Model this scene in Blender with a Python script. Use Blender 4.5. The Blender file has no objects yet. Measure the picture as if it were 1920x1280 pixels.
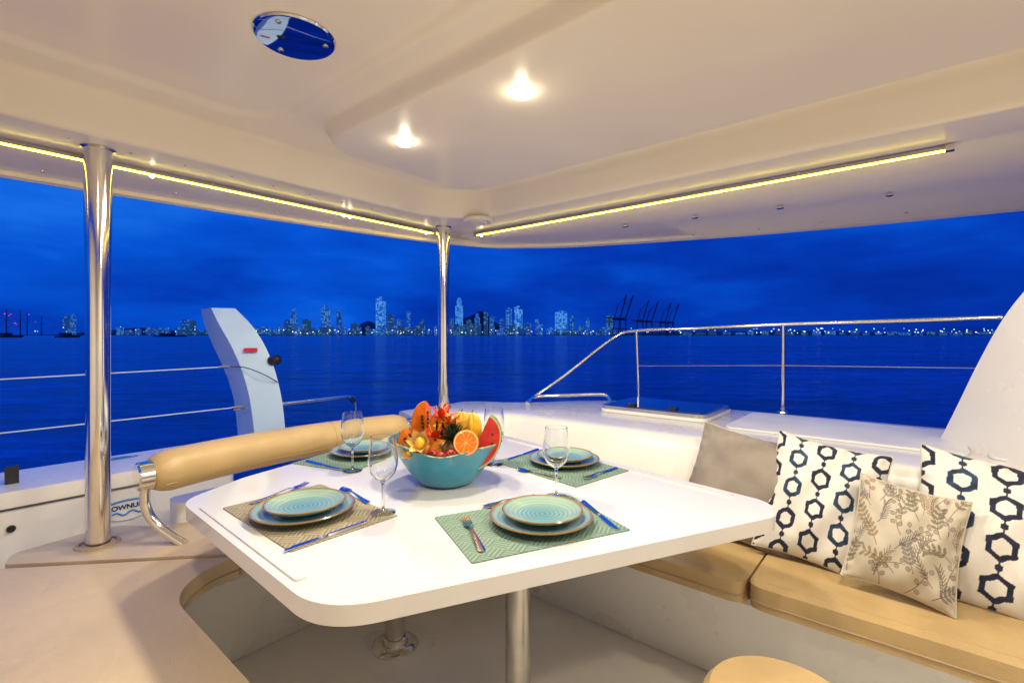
import bpy, bmesh, math, random
import numpy as np
from mathutils import Vector, Matrix, noise
random.seed(4)
vs_ = bpy.context.scene.view_settings; vs_.view_transform = 'Standard'; vs_.look = 'None'; vs_.exposure = 0; vs_.gamma = 1
C = bpy.data.collections.new("scene"); bpy.context.scene.collection.children.link(C)
F = 912.0; HZ = 627.0; TH = math.atan2(.768, .641); PI = math.pi
RB = Matrix.Rotation(TH, 4, 'Z')
def W(a, b, z): return RB @ Vector((a, b, z))
def P(u, v, Y): return Vector(((u-960)/F*Y, Y, (HZ-v)/F*Y))
def T(u, v, z):
    Y = z*F/(HZ-v); return P(u, v, Y)
# ------------------------------------------------------------------ materials
def newmat(name):
    m = bpy.data.materials.new(name); m.use_nodes = True
    nt = m.node_tree; b = nt.nodes['Principled BSDF']; return m, nt, b
def N(nt, t, **k):
    n = nt.nodes.new(t)
    for a, v in k.items(): setattr(n, a, v)
    return n
def mth(nt, op, a, b=None, c=None):
    n = N(nt, 'ShaderNodeMath', operation=op)
    for i, x in enumerate((a, b, c)):
        if x is None: continue
        if isinstance(x, (int, float)): n.inputs[i].default_value = x
        else: nt.links.new(x, n.inputs[i])
    return n.outputs[0]
def mixc(nt, f, a, b, mode='MIX'):
    n = N(nt, 'ShaderNodeMix', data_type='RGBA', blend_type=mode)
    for s, x in ((n.inputs[0], f), (n.inputs[6], a), (n.inputs[7], b)):
        if isinstance(x, (int, float)): s.default_value = x
        elif isinstance(x, tuple): s.default_value = (x[0], x[1], x[2], 1)
        else: nt.links.new(x, s)
    return n.outputs[2]
def ramp(nt, f, stops, interp='LINEAR'):
    n = N(nt, 'ShaderNodeValToRGB'); cr = n.color_ramp; cr.interpolation = interp
    while len(cr.elements) < len(stops): cr.elements.new(.5)
    for e, (p, c) in zip(cr.elements, stops): e.position = p; e.color = (c[0], c[1], c[2], 1)
    nt.links.new(f, n.inputs[0]); return n.outputs[0]
def simple(name, col, rough=.5, metal=0, var=.06, vscale=6, bump=0, bscale=200, coat=0, spec=None, wrinkle=0, sheen=0):
    m, nt, b = newmat(name)
    tc = N(nt, 'ShaderNodeTexCoord')
    nz = N(nt, 'ShaderNodeTexNoise'); nz.inputs['Scale'].default_value = vscale; nz.inputs['Detail'].default_value = 4
    nt.links.new(tc.outputs['Object'], nz.inputs['Vector'])
    lo = tuple(c*(1-var*1.6) for c in col); hi = tuple(min(1, c*(1+var)) for c in col)
    nt.links.new(ramp(nt, nz.outputs['Fac'], [(.3, lo), (.7, hi)]), b.inputs['Base Color'])
    b.inputs['Metallic'].default_value = metal
    r = mth(nt, 'MULTIPLY_ADD', nz.outputs['Fac'], rough*.35, rough*.82); nt.links.new(r, b.inputs['Roughness'])
    b.inputs['Coat Weight'].default_value = coat; b.inputs['Coat Roughness'].default_value = .08
    if sheen: b.inputs['Sheen Weight'].default_value = sheen
    if spec is not None: b.inputs['Specular IOR Level'].default_value = spec
    if bump:
        n2 = N(nt, 'ShaderNodeTexNoise'); n2.inputs['Scale'].default_value = bscale; n2.inputs['Detail'].default_value = 3
        nt.links.new(tc.outputs['Object'], n2.inputs['Vector'])
        bp = N(nt, 'ShaderNodeBump'); bp.inputs['Strength'].default_value = bump; bp.inputs['Distance'].default_value = .002
        nt.links.new(n2.outputs['Fac'], bp.inputs['Height']); nt.links.new(bp.outputs[0], b.inputs['Normal'])
        if wrinkle:
            n3 = N(nt, 'ShaderNodeTexNoise'); n3.inputs['Scale'].default_value = 7; n3.inputs['Detail'].default_value = 2; n3.inputs['Distortion'].default_value = .6
            nt.links.new(tc.outputs['Object'], n3.inputs['Vector'])
            b3 = N(nt, 'ShaderNodeBump'); b3.inputs['Strength'].default_value = wrinkle; b3.inputs['Distance'].default_value = .02
            nt.links.new(n3.outputs['Fac'], b3.inputs['Height']); nt.links.new(b3.outputs[0], bp.inputs['Normal'])
    return m
gel = simple('gelcoat', (.80, .78, .74), .28, var=.03, vscale=3, coat=.3)
gelceil = simple('ceiling_gelcoat', (.88, .80, .68), .30, var=.03, vscale=1.6, bump=.05, bscale=60, coat=.2)
geltable = simple('table_gelcoat', (.74, .73, .71), .12, var=.02, vscale=4, coat=.5)
geldeck = simple('deck_gelcoat', (.74, .76, .78), .4, var=.05, vscale=5, bump=.1, bscale=300)
gelfloor = simple('floor_gelcoat', (.82, .79, .73), .4, var=.04, vscale=5, bump=.15, bscale=250)
leather = simple('tan_leather', (.54, .38, .18), .34, var=.08, vscale=5, bump=.5, bscale=260, wrinkle=.3)
leather2 = simple('pale_leather', (.60, .47, .31), .34, var=.07, vscale=3, bump=.45, bscale=240, wrinkle=.4)
piping = simple('piping', (.42, .31, .18), .5, var=.05)
steel = simple('stainless', (.80, .77, .72), .1, 1, var=.04, vscale=12)
steel2 = simple('brushed_steel', (.64, .61, .56), .25, 1, var=.06, vscale=20)
cutl = simple('cutlery_steel', (.72, .74, .78), .13, 1, var=.03)
mirror = simple('mirror_steel', (.6, .66, .75), .03, 1, var=.02)
black = simple('black_plastic', (.015, .015, .017), .4)
redtag = simple('red_sticker', (.55, .01, .05), .5)
darkglass = simple('dark_acrylic', (.01, .04, .13), .06, var=.1, coat=1)
finblue = simple('fin_gelcoat_blue_shade', (.52, .70, .88), .3, var=.04)  # white fin, its blue dusk shading put into the base colour
alu = simple('aluminium', (.5, .47, .4), .35, 1)
thread = simple('seam_thread', (.55, .50, .42), .8)
def emis(name, col, s, sample=True):
    m, nt, b = newmat(name)
    b.inputs['Base Color'].default_value = (*col, 1); b.inputs['Emission Color'].default_value = (*col, 1)
    b.inputs['Emission Strength'].default_value = s
    if not sample: m.cycles.emission_sampling = 'NONE'
    return m
led = emis('led_warm', (1, .76, .045), 18)
bead = emis('led_bead', (1, .85, .5), 20, False)
bulb = emis('bulb_warm', (1, .90, .66), 30)
cityl = emis('city_lamp_white', (.55, .88, 1), 2.4, False)
cityy = emis('city_lamp_yellow', (1, .72, .35), 2.4, False)
cityr = emis('city_lamp_red', (1, .05, .12), 1.8, False)
def vcmat(name, rough=.6, bump=0, bscale=300, sheen=0, coat=0):
    m, nt, b = newmat(name)
    a = N(nt, 'ShaderNodeAttribute', attribute_name='Col'); tc = N(nt, 'ShaderNodeTexCoord')
    nz = N(nt, 'ShaderNodeTexNoise'); nz.inputs['Scale'].default_value = 30
    nt.links.new(tc.outputs['Object'], nz.inputs['Vector'])
    nt.links.new(mixc(nt, .12, a.outputs['Color'], nz.outputs['Fac'], 'OVERLAY'), b.inputs['Base Color'])
    b.inputs['Roughness'].default_value = rough; b.inputs['Sheen Weight'].default_value = sheen; b.inputs['Coat Weight'].default_value = coat
    if bump:
        n2 = N(nt, 'ShaderNodeTexNoise'); n2.inputs['Scale'].default_value = bscale
        nt.links.new(tc.outputs['Object'], n2.inputs['Vector'])
        bp = N(nt, 'ShaderNodeBump'); bp.inputs['Strength'].default_value = bump; bp.inputs['Distance'].default_value = .002
        nt.links.new(n2.outputs['Fac'], bp.inputs['Height']); nt.links.new(bp.outputs[0], b.inputs['Normal'])
    return m
fabric = vcmat('printed_fabric', .85, .5, 500, .1)
fruitcol = vcmat('fruit_flesh', .3, .2, 200, 0, .3)
def glassmat():
    m, nt, b = newmat('clear_glass')
    b.inputs['Transmission Weight'].default_value = 1; b.inputs['Roughness'].default_value = .01; b.inputs['IOR'].default_value = 1.5
    b.inputs['Base Color'].default_value = (.95, .98, 1, 1); return m
glass = glassmat()
def plate_mat(name, R, shift):
    m, nt, b = newmat(name); tc = N(nt, 'ShaderNodeTexCoord'); sx = N(nt, 'ShaderNodeSeparateXYZ')
    nt.links.new(tc.outputs['Object'], sx.inputs[0]); x, y = sx.outputs[0], sx.outputs[1]
    r = mth(nt, 'DIVIDE', mth(nt, 'SQRT', mth(nt, 'ADD', mth(nt, 'MULTIPLY', x, x), mth(nt, 'MULTIPLY', y, y))), R)
    nz = N(nt, 'ShaderNodeTexNoise'); nz.inputs['Scale'].default_value = 70; nz.inputs['Detail'].default_value = 5
    nt.links.new(tc.outputs['Object'], nz.inputs['Vector'])
    rr = mth(nt, 'ADD', r, mth(nt, 'MULTIPLY', mth(nt, 'SUBTRACT', nz.outputs['Fac'], .5), .035))
    base = ramp(nt, rr, [(0, (.05, .20, .21)), (.28, (.08, .26, .26)), (.6, (.14, .32, .30)), (.72, (.19, .36, .32)), (.93, (.21, .35, .29)), (.962, (.27, .15, .055)), (1, (.24, .14, .05))])
    ring = mth(nt, 'SINE', mth(nt, 'MULTIPLY', rr, 52+shift))
    ring = mth(nt, 'MULTIPLY_ADD', ring, .20, .26)
    ring = mth(nt, 'MULTIPLY', ring, mth(nt, 'LESS_THAN', r, .92))
    c = mixc(nt, ring, base, (.40, .50, .42))
    th = mth(nt, 'ARCTAN2', y, x)
    dots = mth(nt, 'MULTIPLY', mth(nt, 'GREATER_THAN', mth(nt, 'SINE', mth(nt, 'MULTIPLY', th, 80)), .1), mth(nt, 'GREATER_THAN', mth(nt, 'SINE', mth(nt, 'MULTIPLY', r, 120)), .1))
    band = mth(nt, 'MULTIPLY', mth(nt, 'GREATER_THAN', r, .6), mth(nt, 'LESS_THAN', r, .9))
    c = mixc(nt, mth(nt, 'MULTIPLY', mth(nt, 'MULTIPLY', dots, band), .45), c, (.46, .52, .42))
    nt.links.new(c, b.inputs['Base Color']); b.inputs['Roughness'].default_value = .18; b.inputs['Coat Weight'].default_value = .4
    bp = N(nt, 'ShaderNodeBump'); bp.inputs['Strength'].default_value = .5; bp.inputs['Distance'].default_value = .0012
    nt.links.new(ring, bp.inputs['Height']); nt.links.new(bp.outputs[0], b.inputs['Normal'])
    return m
platebig = plate_mat('turquoise_glaze_big', .137, 0); platesm = plate_mat('turquoise_glaze_small', .108, 6)
def mat_mat(name, c1, c2):
    m, nt, b = newmat(name); tc = N(nt, 'ShaderNodeTexCoord'); sx = N(nt, 'ShaderNodeSeparateXYZ')
    nt.links.new(tc.outputs['Object'], sx.inputs[0]); x, y = sx.outputs[0], sx.outputs[1]
    s = 1/.042
    u = mth(nt, 'MULTIPLY', mth(nt, 'ADD', x, y), s*.7); v = mth(nt, 'MULTIPLY', mth(nt, 'SUBTRACT', x, y), s*.7)
    ck = mth(nt, 'MODULO', mth(nt, 'ABSOLUTE', mth(nt, 'ADD', mth(nt, 'FLOOR', u), mth(nt, 'FLOOR', v))), 2)
    su = mth(nt, 'SINE', mth(nt, 'MULTIPLY', u, 2*PI*4)); sv = mth(nt, 'SINE', mth(nt, 'MULTIPLY', v, 2*PI*4))
    st = mth(nt, 'ADD', mth(nt, 'MULTIPLY', su, ck), mth(nt, 'MULTIPLY', sv, mth(nt, 'SUBTRACT', 1, ck)))
    f = mth(nt, 'MULTIPLY_ADD', st, .5, .5)
    wv = mth(nt, 'MULTIPLY', mth(nt, 'SINE', mth(nt, 'MULTIPLY', x, 2200)), mth(nt, 'SINE', mth(nt, 'MULTIPLY', y, 2200)))
    f2 = mth(nt, 'ADD', f, mth(nt, 'MULTIPLY', wv, .18))
    nt.links.new(ramp(nt, f2, [(.2, c1), (.8, c2)]), b.inputs['Base Color']); b.inputs['Roughness'].default_value = .6
    bp = N(nt, 'ShaderNodeBump'); bp.inputs['Strength'].default_value = .6; bp.inputs['Distance'].default_value = .001
    nt.links.new(f2, bp.inputs['Height']); nt.links.new(bp.outputs[0], b.inputs['Normal'])
    return m
mat_tan = mat_mat('woven_beige', (.20, .18, .12), (.38, .33, .22)); mat_teal = mat_mat('woven_teal', (.09, .21, .18), (.25, .31, .23))
bowlout = simple('bowl_turquoise', (.022, .26, .40), .30, var=.15, vscale=14, coat=.3)
bowlin = simple('bowl_inside', (.06, .25, .29), .35, var=.4, vscale=30, coat=.3)
bowlrim = simple('bowl_patina_rim', (.26, .32, .22), .4, var=.5, vscale=90)
def city_mat(name, wall, lit, thr, sx_, sz_, es):
    m, nt, b = newmat(name); tc = N(nt, 'ShaderNodeTexCoord'); sp = N(nt, 'ShaderNodeSeparateXYZ')
    nt.links.new(tc.outputs['Object'], sp.inputs[0])
    xx = mth(nt, 'DIVIDE', mth(nt, 'ADD', sp.outputs[0], sp.outputs[1]), sx_); zz = mth(nt, 'DIVIDE', sp.outputs[2], sz_)
    cb = N(nt, 'ShaderNodeCombineXYZ'); nt.links.new(mth(nt, 'FLOOR', xx), cb.inputs[0]); nt.links.new(mth(nt, 'FLOOR', zz), cb.inputs[1])
    oi = N(nt, 'ShaderNodeObjectInfo'); nt.links.new(mth(nt, 'MULTIPLY', oi.outputs['Random'], 99), cb.inputs[2])
    wn = N(nt, 'ShaderNodeTexWhiteNoise', noise_dimensions='3D'); nt.links.new(cb.outputs[0], wn.inputs['Vector'])
    on = mth(nt, 'GREATER_THAN', wn.outputs['Value'], thr)
    inx = mth(nt, 'LESS_THAN', mth(nt, 'ABSOLUTE', mth(nt, 'SUBTRACT', mth(nt, 'FRACT', xx), .5)), .33)
    inz = mth(nt, 'LESS_THAN', mth(nt, 'ABSOLUTE', mth(nt, 'SUBTRACT', mth(nt, 'FRACT', zz), .5)), .3)
    win = mth(nt, 'MULTIPLY', inx, inz); f = mth(nt, 'MULTIPLY', on, win)
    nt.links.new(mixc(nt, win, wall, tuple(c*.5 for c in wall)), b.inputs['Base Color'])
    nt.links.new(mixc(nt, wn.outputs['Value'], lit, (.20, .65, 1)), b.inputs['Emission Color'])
    nt.links.new(mth(nt, 'MULTIPLY_ADD', f, es, .26*es), b.inputs['Emission Strength']); b.inputs['Roughness'].default_value = .6  # walls glow faintly as well: skyline haze put into the emission
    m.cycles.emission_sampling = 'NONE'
    return m
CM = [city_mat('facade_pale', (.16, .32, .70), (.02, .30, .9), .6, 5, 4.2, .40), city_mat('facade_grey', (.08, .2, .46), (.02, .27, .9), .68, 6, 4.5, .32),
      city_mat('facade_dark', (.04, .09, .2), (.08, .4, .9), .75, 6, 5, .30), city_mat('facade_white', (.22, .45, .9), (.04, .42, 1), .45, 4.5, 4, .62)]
citydark = simple('silhouette', (.03, .03, .07), .8); cranem = simple('crane_paint', (.16, .05, .08), .7)
landm = simple('land', (.015, .035, .08), .9, var=.4, vscale=.01)
# ------------------------------------------------------------------ mesh helpers
MW = {}
def fin(bm, name, m, sharp=38):
    bmesh.ops.recalc_face_normals(bm, faces=bm.faces)
    me = bpy.data.meshes.new(name); bm.to_mesh(me); bm.free()
    for p in me.polygons: p.use_smooth = True
    me.set_sharp_from_angle(angle=math.radians(sharp))
    if m: me.materials.append(m)
    return me
def obj(name, bm, m, parent=None, local=False, M=None, sharp=38):
    if parent is not None:
        if not local: bm.transform(MW[parent.name].inverted())
        o = bpy.data.objects.new(name, fin(bm, name, m, sharp)); C.objects.link(o); o.parent = parent; MW[o.name] = MW[parent.name]
    else:
        M = M or Matrix.Identity(4)
        if not local: bm.transform(M.inverted())
        o = bpy.data.objects.new(name, fin(bm, name, m, sharp)); C.objects.link(o); o.matrix_world = M; MW[o.name] = M
    return o
def tag(o, label, cat, group=None):
    o['label'] = label; o['category'] = cat
    if group: o['group'] = group
    return o
def thing(name, label, cat, loc=(0, 0, 0), rz=0, group=None):
    o = bpy.data.objects.new(name, None); C.objects.link(o); o.empty_display_size = .05
    M = Matrix.Translation(Vector(loc)) @ Matrix.Rotation(rz, 4, 'Z'); o.matrix_world = M; MW[o.name] = M
    return tag(o, label, cat, group)
def struct(o, label=None):
    o['kind'] = 'structure'
    if label: o['label'] = label
    return o
def box(bm, x0, x1, y0, y1, z0, z1, M=None):
    vs = [bm.verts.new((x, y, z)) for x in (x0, x1) for y in (y0, y1) for z in (z0, z1)]
    for f in ((0, 1, 3, 2), (4, 6, 7, 5), (0, 4, 5, 1), (2, 3, 7, 6), (0, 2, 6, 4), (1, 5, 7, 3)): bm.faces.new([vs[i] for i in f])
    if M:
        for v in vs: v.co = M @ v.co
    return vs
def bevel(bm, off, seg=3, ang=40):
    es = [e for e in bm.edges if len(e.link_faces) == 2 and e.calc_face_angle(0) > math.radians(ang)]
    bmesh.ops.bevel(bm, geom=es, offset=off, segments=seg, profile=.5, affect='EDGES', clamp_overlap=True)
def tube(bm, pts, r, seg=12, cap=True):
    pts = [Vector(p) for p in pts]; rings = []; n = len(pts)
    rs = r if isinstance(r, (list, tuple)) else [r]*n
    up = None
    for i, p in enumerate(pts):
        d = (pts[min(i+1, n-1)]-pts[max(i-1, 0)]).normalized()
        if up is None:
            up = Vector((0, 0, 1)) if abs(d.z) < .9 else Vector((1, 0, 0))
        s = d.cross(up).normalized(); up = s.cross(d).normalized()
        rings.append([bm.verts.new(p+(s*math.cos(2*PI*k/seg)+up*math.sin(2*PI*k/seg))*rs[i]) for k in range(seg)])
    for a, b in zip(rings, rings[1:]):
        for k in range(seg): bm.faces.new((a[k], a[(k+1) % seg], b[(k+1) % seg], b[k]))
    if cap: bm.faces.new(rings[0]); bm.faces.new(rings[-1])
def smoothpath(pts, n=8):
    pts = [Vector(p) for p in pts]; out = []
    for i in range(len(pts)-1):
        p0, p1, p2, p3 = pts[max(i-1, 0)], pts[i], pts[i+1], pts[min(i+2, len(pts)-1)]
        for k in range(n):
            t = k/n
            out.append(.5*((2*p1)+(p2-p0)*t+(2*p0-5*p1+4*p2-p3)*t*t+(3*p1-p0-3*p2+p3)*t**3))
    out.append(pts[-1]); return out
def lathe(bm, prof, seg=32, M=None, zf=None):
    rings = []
    for r, z in prof:
        if r < 1e-5: rings.append([bm.verts.new((0, 0, z))])
        else: rings.append([bm.verts.new((r*math.cos(2*PI*k/seg), r*math.sin(2*PI*k/seg), z)) for k in range(seg)])
    for a, b in zip(rings, rings[1:]):
        for k in range(seg):
            k2 = (k+1) % seg
            if len(a) == 1 and len(b) == 1: continue
            if len(a) == 1: bm.faces.new((a[0], b[k], b[k2]))
            elif len(b) == 1: bm.faces.new((a[k], a[k2], b[0]))
            else: bm.faces.new((a[k], a[k2], b[k2], b[k]))
    for ring in rings:
        for v in ring:
            if zf: v.co = zf(v.co)
            if M: v.co = M @ v.co
def rpoly(pts, n=6):
    out = []; L = len(pts)
    for i, (x, y, r) in enumerate(pts):
        p = Vector((x, y)); a = Vector(pts[i-1][:2]); b = Vector(pts[(i+1) % L][:2])
        if r <= 0: out.append(p); continue
        d1 = (a-p).normalized(); d2 = (b-p).normalized(); ang = d1.angle(d2); t = min(r/math.tan(ang/2), (a-p).length*.49, (b-p).length*.49)
        s, e = p+d1*t, p+d2*t
        for k in range(n+1):
            q = k/n; out.append(s*(1-q)**2+p*2*q*(1-q)+e*q*q)
    return out
def prism(bm, outline, z0, z1):
    lo = [bm.verts.new((p[0], p[1], z0)) for p in outline]; hi = [bm.verts.new((p[0], p[1], z1)) for p in outline]
    n = len(lo)
    for i in range(n): bm.faces.new((lo[i], lo[(i+1) % n], hi[(i+1) % n], hi[i]))
    bm.faces.new(hi); bm.faces.new(lo[::-1])
def loft(bm, rows, closed=False):
    vs = [[bm.verts.new(p) for p in r] for r in rows]
    for a, b in zip(vs, vs[1:]):
        n = len(a)
        for i in range(n if closed else n-1):
            bm.faces.new((a[i], a[(i+1) % n], b[(i+1) % n], b[i]))
    return vs
def setcol(me, cols):
    at = me.color_attributes.new('Col', 'FLOAT_COLOR', 'POINT')
    c = np.ones((len(me.vertices), 4), dtype=np.float32); c[:, :3] = cols
    at.data.foreach_set('color', c.ravel())
def bmB(): return bmesh.new()
def toB(bm): bm.transform(RB); return bm
def resamp(seg, n):
    pts = [Vector(p) for p in seg]; d = [0]
    for a, b in zip(pts, pts[1:]): d.append(d[-1]+(b-a).length)
    out = []
    for k in range(n+1):
        t = d[-1]*k/n; i = 0
        while i < len(d)-2 and d[i+1] < t: i += 1
        q = (t-d[i])/max(1e-9, d[i+1]-d[i]); out.append(pts[i].lerp(pts[i+1], q))
    return out
def arc(cx, cy, r, a0, a1, n=10): return [(cx+r*math.cos(a0+(a1-a0)*k/n), cy+r*math.sin(a0+(a1-a0)*k/n)) for k in range(n+1)]
def path3(s1, s2, s3, n=(12, 14, 10)):
    return resamp(s1, n[0])+resamp(s2, n[1])[1:]+resamp(s3, n[2])[1:]
# ------------------------------------------------------------------ world
w = bpy.data.worlds.new("World"); bpy.context.scene.world = w; w.use_nodes = True; nt = w.node_tree
bg = nt.nodes['Background']; tc = N(nt, 'ShaderNodeTexCoord'); sp = N(nt, 'ShaderNodeSeparateXYZ'); nt.links.new(tc.outputs['Generated'], sp.inputs[0])
mp = N(nt, 'ShaderNodeMapping'); mp.inputs['Scale'].default_value = (1.4, 1.4, 5); mp.inputs['Rotation'].default_value = (.0, .22, 0); nt.links.new(tc.outputs['Generated'], mp.inputs[0])
nz = N(nt, 'ShaderNodeTexNoise'); nz.inputs['Scale'].default_value = 2.0; nz.inputs['Detail'].default_value = 7; nz.inputs['Roughness'].default_value = .55; nt.links.new(mp.outputs[0], nz.inputs['Vector'])
f = mth(nt, 'MULTIPLY_ADD', sp.outputs[2], 1.2, mth(nt, 'MULTIPLY', sp.outputs[0], -.22))
f = mth(nt, 'ADD', f, mth(nt, 'MULTIPLY', mth(nt, 'SUBTRACT', nz.outputs['Fac'], .5), 1.5))
f = mth(nt, 'ADD', f, .34)
col = ramp(nt, f, [(0, (.0008, .018, .27)), (.35, (.001, .040, .44)), (.7, (.0015, .088, .66)), (1, (.010, .16, .80))])
sky = N(nt, 'ShaderNodeTexSky', sky_type='NISHITA'); sky.sun_disc = False; sky.sun_elevation = math.radians(-3); sky.sun_rotation = math.radians(200)
tint = mixc(nt, 1.0, sky.outputs[0], (.002, .008, .05), 'MULTIPLY')
nt.links.new(mixc(nt, 1.0, col, tint, 'ADD'), bg.inputs[0]); bg.inputs[1].default_value = 1.0
# ------------------------------------------------------------------ camera
cam = bpy.data.cameras.new('camera'); co = bpy.data.objects.new('camera', cam); C.objects.link(co)
co.location = (0, 0, 0); co.rotation_euler = (PI/2, 0, 0); cam.sensor_width = 36; cam.lens = F/1920*36; cam.shift_y = -13/1920
cam.clip_start = .05; cam.clip_end = 20000; bpy.context.scene.camera = co
# ------------------------------------------------------------------ water and far shore
ZW = -2.6
m, nt, b = newmat('sea_water'); tc = N(nt, 'ShaderNodeTexCoord')
mp = N(nt, 'ShaderNodeMapping'); mp.inputs['Scale'].default_value = (.45, 1.4, 1); mp.inputs['Rotation'].default_value = (0, 0, .2); nt.links.new(tc.outputs['Object'], mp.inputs[0])
n1 = N(nt, 'ShaderNodeTexNoise'); n1.inputs['Scale'].default_value = 1.3; n1.inputs['Detail'].default_value = 5; n1.inputs['Roughness'].default_value = .65; nt.links.new(mp.outputs[0], n1.inputs['Vector'])
n3 = N(nt, 'ShaderNodeTexNoise'); n3.inputs['Scale'].default_value = .22; n3.inputs['Detail'].default_value = 4; nt.links.new(mp.outputs[0], n3.inputs['Vector'])
n2 = N(nt, 'ShaderNodeTexNoise'); n2.inputs['Scale'].default_value = .04; n2.inputs['Detail'].default_value = 3; nt.links.new(mp.outputs[0], n2.inputs['Vector'])
bp = N(nt, 'ShaderNodeBump'); bp.inputs['Strength'].default_value = 1; bp.inputs['Distance'].default_value = .5
h = mth(nt, 'ADD', n1.outputs['Fac'], mth(nt, 'MULTIPLY', n3.outputs['Fac'], 3))
nt.links.new(h, bp.inputs['Height']); nt.links.new(bp.outputs[0], b.inputs['Normal'])
mixf = mth(nt, 'ADD', mth(nt, 'MULTIPLY', n1.outputs['Fac'], .55), mth(nt, 'ADD', mth(nt, 'MULTIPLY', n3.outputs['Fac'], .3), mth(nt, 'MULTIPLY', n2.outputs['Fac'], .15)))
nt.links.new(ramp(nt, mixf, [(.38, (.001, .018, .16)), (.5, (.002, .06, .36)), (.62, (.008, .15, .70))]), b.inputs['Base Color'])  # light and dark of the ripples painted into the base colour
b.inputs['Roughness'].default_value = .18
bm = bmB(); g = 12000
vs = [bm.verts.new(p) for p in ((-g, -300, ZW), (g, -300, ZW), (g, g, ZW), (-g, g, ZW))]; bm.faces.new(vs)
struct(obj('water', bm, m))
def far(u, D): return (u-960)/F*D
bm = bmB(); box(bm, far(-300, 1500), far(2400, 1500), 1490, 2600, ZW-1, ZW+1.6); struct(obj('shore', bm, landm))
def hill(u0, u1, vt, D, seed):
    bm = bmB(); n = 40; rows = []
    for j in range(5):
        y = D+j*60; k = [0, .6, 1, .6, 0][j]; row = []
        for i in range(n+1):
            t = i/n; u = u0+(u1-u0)*t
            h = (HZ-vt)/F*D*math.sin(PI*t)**1.3*(.85+.4*noise.noise(Vector((t*4, seed, j*.2))))*k
            row.append((far(u, D), y, ZW+max(0, h)))
        rows.append(row)
    loft(bm, rows); struct(obj('hill', bm, landm))
hill(825, 962, 583, 2300, 3); hill(630, 722, 600, 2300, 8); hill(60, 420, 612, 2500, 5); hill(1000, 1900, 618, 2600, 9)
def tower(u, vt, wpx, mi, label, D=1520, style=0, group=None, cat='tower', name='tower_block'):
    X = far(u, D); h = (HZ-vt)/F*D+2; ww = wpx/F*D*.88; dd = ww*.7
    t = thing(name, label, cat, (X, D, ZW), random.uniform(-.25, .25), group)
    bm = bmB()
    if style == 0: box(bm, -ww/2, ww/2, -dd/2, dd/2, 0, h*.95)
    elif style == 1:
        box(bm, -ww/2, ww/2, -dd/2, dd/2, 0, h*.8); box(bm, -ww*.3, ww*.3, -dd*.35, dd*.35, h*.8, h*.95)
    elif style == 2:
        lathe(bm, [(0, 0), (ww/2, 0), (ww/2, h*.93), (ww*.4, h*.95), (0, h*.95)], 12)
    else:
        box(bm, -ww/2, -ww*.04, -dd/2, dd/2, 0, h*.95); box(bm, ww*.04, ww/2, -dd/2, dd/2, 0, h*.88); box(bm, -ww*.04, ww*.04, -dd*.3, dd*.3, 0, h*.86)
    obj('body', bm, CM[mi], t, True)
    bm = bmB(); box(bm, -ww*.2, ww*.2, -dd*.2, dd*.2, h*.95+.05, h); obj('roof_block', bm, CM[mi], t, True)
    return t
towers = [
 (124, 590, 10, 1, 'pale blue block beside the port at far left', 0), (137, 588, 9, 0, 'light slim block right of its dimmer neighbour at far left', 1),
 (347, 597, 12, 1, 'small block near the shore behind the white fin', 0), (362, 600, 10, 2, 'dark small block just left of the white fin top', 0),
 (539, 598, 10, 1, 'short dim tower left of a slim pale tower', 0), (551, 577, 11, 0, 'slim pale tower left of the wide paired one', 1),
 (575, 598, 14, 2, 'low dark tower between two taller pale towers', 0), (611, 572, 18, 0, 'wide paired pale tower left of the skyline hill', 3),
 (636, 582, 10, 1, 'narrow dim tower right of the wide paired tower', 0), (714, 556, 18, 3, 'tallest bright tower left of the thin pole', 3),
 (733, 588, 12, 2, 'dark mid height tower right of the tallest bright tower', 0), (748, 598, 10, 1, 'small dim tower in the dip left of the slim round tower', 0),
 (766, 581, 9, 0, 'slim round tower alone left of the thin pole', 2), (791, 597, 9, 1, 'short tower close to the left of the thin pole', 0),
 (846, 596, 9, 1, 'short tower close to the right of the thin pole', 0), (861, 558, 14, 3, 'tall bright tower right of the thin pole', 1),
 (879, 598, 11, 2, 'dark tower in front of the hill peak', 0), (895, 586, 10, 0, 'pale stepped tower on the right of the hill peak', 1),
 (911, 583, 9, 2, 'round dark tower on the right flank of the hill', 2), (922, 592, 9, 0, 'short bright tower at the foot of the hill', 0),
 (941, 596, 9, 1, 'short dim tower left of the twin bright pair', 0), (954, 576, 13, 0, 'left one of the twin bright towers right of the hill', 0),
 (972, 573, 17, 3, 'right and wider one of the twin bright towers', 3), (1007, 597, 7, 0, 'thin low tower standing alone right of the twins', 0),
 (1052, 582, 24, 3, 'wide bright slab tower left of the port cranes', 0), (1073, 591, 8, 1, 'narrow tower beside the wide bright slab', 0),
 (1102, 594, 8, 0, 'thin pale tower left of the first crane', 1), (1143, 590, 14, 2, 'dark block right under the first crane', 0)]
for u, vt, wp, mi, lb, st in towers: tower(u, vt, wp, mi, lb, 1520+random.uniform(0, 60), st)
def lowrow(us, vlo, vhi, label, group):
    for u in us: tower(u+random.uniform(-3, 3), random.uniform(vlo, vhi), random.uniform(8, 18), random.choice([0, 1, 2, 2, 1]), label, random.uniform(1500, 1515), random.choice([0, 0, 1]), group, 'building', 'waterfront_building')
lowrow(range(545, 1000, 13), 603, 618, 'low waterfront building among many below the central towers', 'low waterfront buildings in the centre')
lowrow(range(1015, 1160, 15), 607, 618, 'low waterfront building between the twin towers and the cranes', 'low waterfront buildings by the cranes')
lowrow(range(225, 400, 18), 612, 619, 'low dim building on the shore between the thick pole and the white fin', 'low buildings at left shore')
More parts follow.
